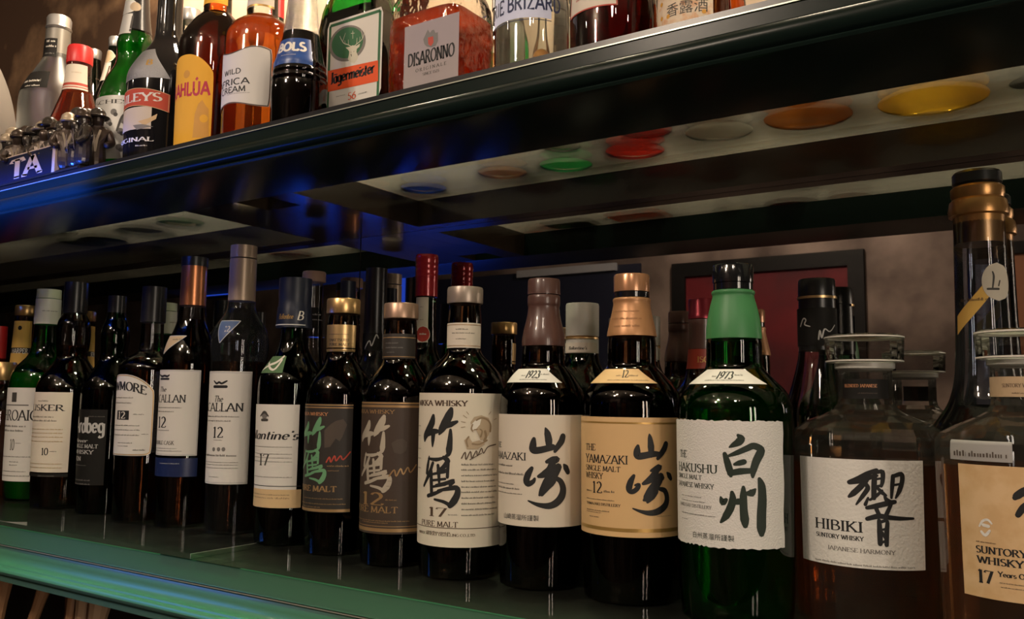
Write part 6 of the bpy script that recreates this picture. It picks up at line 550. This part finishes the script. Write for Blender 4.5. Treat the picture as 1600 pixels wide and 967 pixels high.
META = {
'laph': ('whisky_bottle', 'green glass whisky bottle with white label and white neck sleeve, far left of front row', 'bottle', FR, 'g_green', 'l_green', D(sleeve='c_white', cap='c_palegreen')),
'talisker': ('whisky_bottle', 'clear bottle of dark whisky with bulging bare neck and cream 10 label', 'bottle', FR, 'g_clear', 'l_dark', D(cap='c_black')),
'ardbeg': ('whisky_bottle', 'dark green whisky bottle with black label and silver lowercase lettering', 'bottle', FR, 'g_dkgreen', 'l_black', D(cap='c_black')),
'bowmore': ('whisky_bottle', 'whisky bottle with black capsule and arched white label, a 12 in a black box', 'bottle', FR, 'g_clear', 'l_dark', D(cap='c_black')),
'macdc': ('whisky_bottle', 'whisky bottle with copper capsule, white 12 label and navy band below it', 'bottle', FR, 'g_clear', 'l_dark', D(capsule='c_copper', cap='c_black')),
'mactr': ('whisky_bottle', 'tall whisky bottle with beige capsule and empty bluish shoulder above a white 12 label', 'bottle', FR, 'g_blueclear', 'l_dark', D(capsule='c_beige', cap='c_beige')),
'ball17': ('whisky_bottle', 'green whisky bottle with dark navy capsule, white 17 label and gold strip', 'bottle', FR, 'g_dkgreen', 'l_black', D(capsule='c_navy')),
'tk21': ('whisky_bottle', 'dark whisky bottle with gold cap and black label with shiny green characters', 'bottle', FR, 'g_brown', 'l_black', D(cap='c_gold')),
'tk12': ('whisky_bottle', 'dark whisky bottle with bronze cap and brown label with pale characters and a 12', 'bottle', FR, 'g_brown', 'l_black', D(cap='c_bronze')),
'tk17': ('whisky_bottle', 'round whisky bottle with wide cream label showing black characters, a sepia portrait and 17', 'bottle', FR, 'g_brown', 'l_black', D(cap='c_taupe')),
'y1923': ('whisky_bottle', 'whisky bottle with chocolate brown capsule and a 1923 shoulder band', 'bottle', FR, 'g_brown', 'l_black', D(capsule='c_choc', cap='c_choc')),
'y12': ('whisky_bottle', 'whisky bottle with copper capsule and golden tan label', 'bottle', FR, 'g_brown', 'l_black', D(capsule='c_yamcop', ring='c_blackgloss', cap='c_yamcap')),
'hak': ('whisky_bottle', 'green glass whisky bottle with green capsule, black cap and torn-edged white label', 'bottle', FR, 'g_hak', 'l_hakushu', D(capsule='c_green', ring='c_blackgloss', cap='c_blackgloss')),
'hib': ('whisky_decanter', 'faceted clear decanter with glass stopper and white label, black band on its neck', 'decanter', FR, 'g_decanter', 'l_whisky', D(collar='c_white', stopper='g_stopper')),
'hib17': ('whisky_decanter', 'faceted decanter with tan 17 label, cut by the right edge', 'decanter', FR, 'g_decanter', 'l_whisky', D(collar='c_white', stopper='g_stopper')),
'tall': ('tall_decanter', 'tall long-necked bottle with gold ringed collar and yellow sash behind the decanters', 'bottle', BK, 'g_blueclear', 'l_black', D(collar='c_ringgold', cap='c_black')),
'crown': ('spirit_bottle', 'clear bottle of amber spirit with gold cap cut by the left edge', 'bottle', BK, 'g_clear', 'l_amber', D(cap='c_gold')),
'redbk': ('spirit_bottle', 'bottle with bright red capsule at the far left edge, behind the gold-capped one', 'bottle', BK, 'g_brown', 'l_dark', D(capsule='c_redplastic')),
'harper': ('spirit_bottle', 'bottle with gold cap and yellow neck label behind the green bottle at far left', 'bottle', BK, 'g_brown', 'l_dark', D(cap='c_gold')),
'cork': ('spirit_bottle', 'clear bottle with brown cork cap behind the navy capsule', 'bottle', BK, 'g_clear', 'l_dark', D(cap='c_cork')),
'darkcap': ('spirit_bottle', 'slim bottle with plain dark capsule peeking above the gold cap', 'bottle', BK, 'g_black', None, D(capsule='c_navy')),
'sign': ('spirit_bottle', 'black bottle with silver signature on its neck, between gold-capped and bronze-capped bottles', 'bottle', BK, 'g_black', None, D(capsule='c_black')),
'red': ('spirit_bottle', 'dark bottle with ribbed red capsule, cream strip and round red seal', 'bottle', BK, 'g_dkgreen', 'l_black', D(capsule='c_red')),
'ballw': ('spirit_bottle', 'bottle with white screw cap behind the two copper and brown capsuled bottles', 'bottle', BK, 'g_dkgreen', 'l_black', D(sleeve='c_white', cap='c_white')),
'isc': ('spirit_bottle', 'bottle with maroon metallic cap and red orange neck label behind the green capsule', 'bottle', BK, 'g_brown', 'l_dark', D(capsule='c_choc', cap='c_maroonmetal')),
'penc': ('spirit_bottle', 'clear bottle with black neck sleeve bearing silver scribbles, left behind the white-labelled decanter', 'bottle', BK, 'g_clear', 'l_whisky', D(sleeve='c_black', cap='c_black')),
'frost': ('liqueur_bottle', 'frosted silver bottle with ribbed cap and grey neck sleeve', 'bottle', UP, 'g_frost', None, D(sleeve='c_greysleeve', cap='c_silver')),
'rcap': ('liqueur_bottle', 'orange liqueur bottle with red cap and cream neck label', 'bottle', UP, 'g_clear', 'l_orange', D(cap='c_redplastic')),
'neckb': ('liqueur_bottle', 'silver capped bottle half hidden behind the red-capped orange bottle', 'bottle', UP, 'g_dkgreen', 'l_green', D(cap='c_silver')),
'neckc': ('liqueur_bottle', 'silver capped bottle with medallion neck label left of the bright green bottle', 'bottle', UP, 'g_dkgreen', 'l_green', D(cap='c_silver')),
'green': ('liqueur_bottle', 'bright green waisted bottle with silver floral label', 'bottle', UP, 'g_kirsch', 'l_green', D(sleeve='c_black')),
'baileys': ('liqueur_bottle', 'dark bottle with silver foil shoulder and red banner label', 'bottle', UP, 'g_black', None, D()),
'scap': ('liqueur_bottle', 'greenish bottle with small silver cap behind the yellow-labelled bottle', 'bottle', UP, 'g_clear', 'l_green', D(cap='c_silver')),
'kahl': ('liqueur_bottle', 'amber brown bottle with arched yellow label', 'bottle', UP, 'g_amberbrown', 'l_dark', D(cap='c_yellow')),
'wild': ('liqueur_bottle', 'amber bottle with wavy white label in plain black capitals', 'bottle', UP, 'g_clear', 'l_orange', D(cap='c_yellow')),
'rneck': ('liqueur_bottle', 'bottle with slim red neck behind the white-labelled amber bottle', 'bottle', UP, 'g_dkgreen', 'l_green', D(capsule='c_redplastic')),
'bols': ('liqueur_bottle', 'black ribbed bottle with blue label and knurled silvery neck', 'bottle', UP, 'g_bols', 'l_black', D(sleeve='c_bolsneck')),
'jager': ('liqueur_bottle', 'square green bottle with stag emblem label and orange band', 'bottle', UP, 'g_green', 'l_black', D()),
'disa': ('liqueur_bottle', 'square textured glass bottle of amber liqueur with mauve square label', 'bottle', UP, 'g_tex', 'l_disa', D()),
'marie': ('liqueur_bottle', 'clear bottle with pale blue and white label beside the textured amber bottle', 'bottle', UP, 'g_clear', 'l_clear', D()),
'maroon': ('liqueur_bottle', 'dark maroon bottle at the shelf edge, right of the clear one', 'bottle', UP, 'g_maroon', 'l_maroon', D()),
'kou': ('liqueur_bottle', 'amber bottle with flowered cream label, rightmost above the shelf edge', 'bottle', UP, 'g_clear', 'l_amber', D()),
}
for sp_ in SPECS: bottle(sp_)
# the silvery knurled neck and the back labels that show through clear glass
# ------------------------------------------------------------------ bottles of which mainly the base shows through the glass shelf
def slot_bottle(x, y, r, h, gm, lm, label, lev=.6):
    t = empty('liqueur_bottle', (x, y, .466), label, 'bottle', 'bottles whose bases show through the glass shelf')
    s = chaikin([(0, r*.86), (.003, r*.97), (.008, r), (h*.55, r), (h*.62, r*.92), (h*.70, r*.55), (h*.76, .016), (h*.93, .0145)], 2)
    V, F = lathe(s, 40, None, True, False); mk('glass_body', V, F, [gm], t, angle=30)
    inn = [(max(z, .004), max(q-.0016, .005)) for z, q in s if z > .0005]; lq = [(.004, inn[0][1])]+[p for p in inn if .0041 < p[0] < h*lev]; lq.append((h*lev, interp(inn, h*lev)))
    V, F = lathe(lq, 40); mk('liquid', V, F, [lm], t, angle=30)
    V, F = lathe([(h*.88, .0155), (h*.885, .0165), (h*.995, .0165), (h, .0155)], 32); mk('cap', V, F, ['c_black'], t, angle=32)
for a in [(-.7343, .8883, .0364, .24, 'g_clear', 's_blue', 'bottle with glowing blue base seen through the glass shelf'),
 (-.5978, .8768, .0362, .24, 'g_clear', 's_tan', 'bottle with tan base between the blue and green bases under the glass shelf'),
 (-.5116, .8865, .0372, .24, 'g_clear', 's_grn', 'bottle with glowing green base seen through the glass shelf'),
 (-.4146, .8754, .0390, .18, 'g_clear', 's_red', 'bottle with large red base beside the green base under the glass shelf'),
 (-.3088, .8565, .0405, .18, 'g_clear', 's_clear', 'bottle with grey clear base right of the red base under the glass shelf'),
 (-.2171, .8564, .0490, .18, 'g_clear', 's_brown', 'bottle with wide brown base left of the golden base under the glass shelf'),
 (-.1057, .8661, .0550, .18, 'g_clear', 's_gold', 'bottle with very wide golden base, seen through the glass at right'),
 (-.0240, .8608, .0225, .18, 'g_black', 'l_black', 'dark bottle base at the far right end of the glass shelf'),
 (-.4780, .8180, .0250, .22, 'g_clear', 's_clear', 'small clear bottle in front of the green and red bases'),
 (-.3728, .8154, .0315, .18, 'g_clear', 's_red', 'second red based bottle, in front of the grey base'),
 (-.2850, .7850, .0300, .18, 'g_clear', 's_orange', 'bottle with orange base showing at the front edge of the slot'),
 (-.2050, .7850, .0230, .18, 'g_clear', 's_red', 'small red based bottle in front of the wide brown base'),
 (-.8472, .9005, .0360, .24, 'g_clear', 's_orange', 'bottle with rusty base near the left end of the glass slot'),
 (-1.3387, .8650, .0420, .24, 'g_black', 'l_black', 'bottle with dark round base seen through the left glass panel')]: slot_bottle(*a)
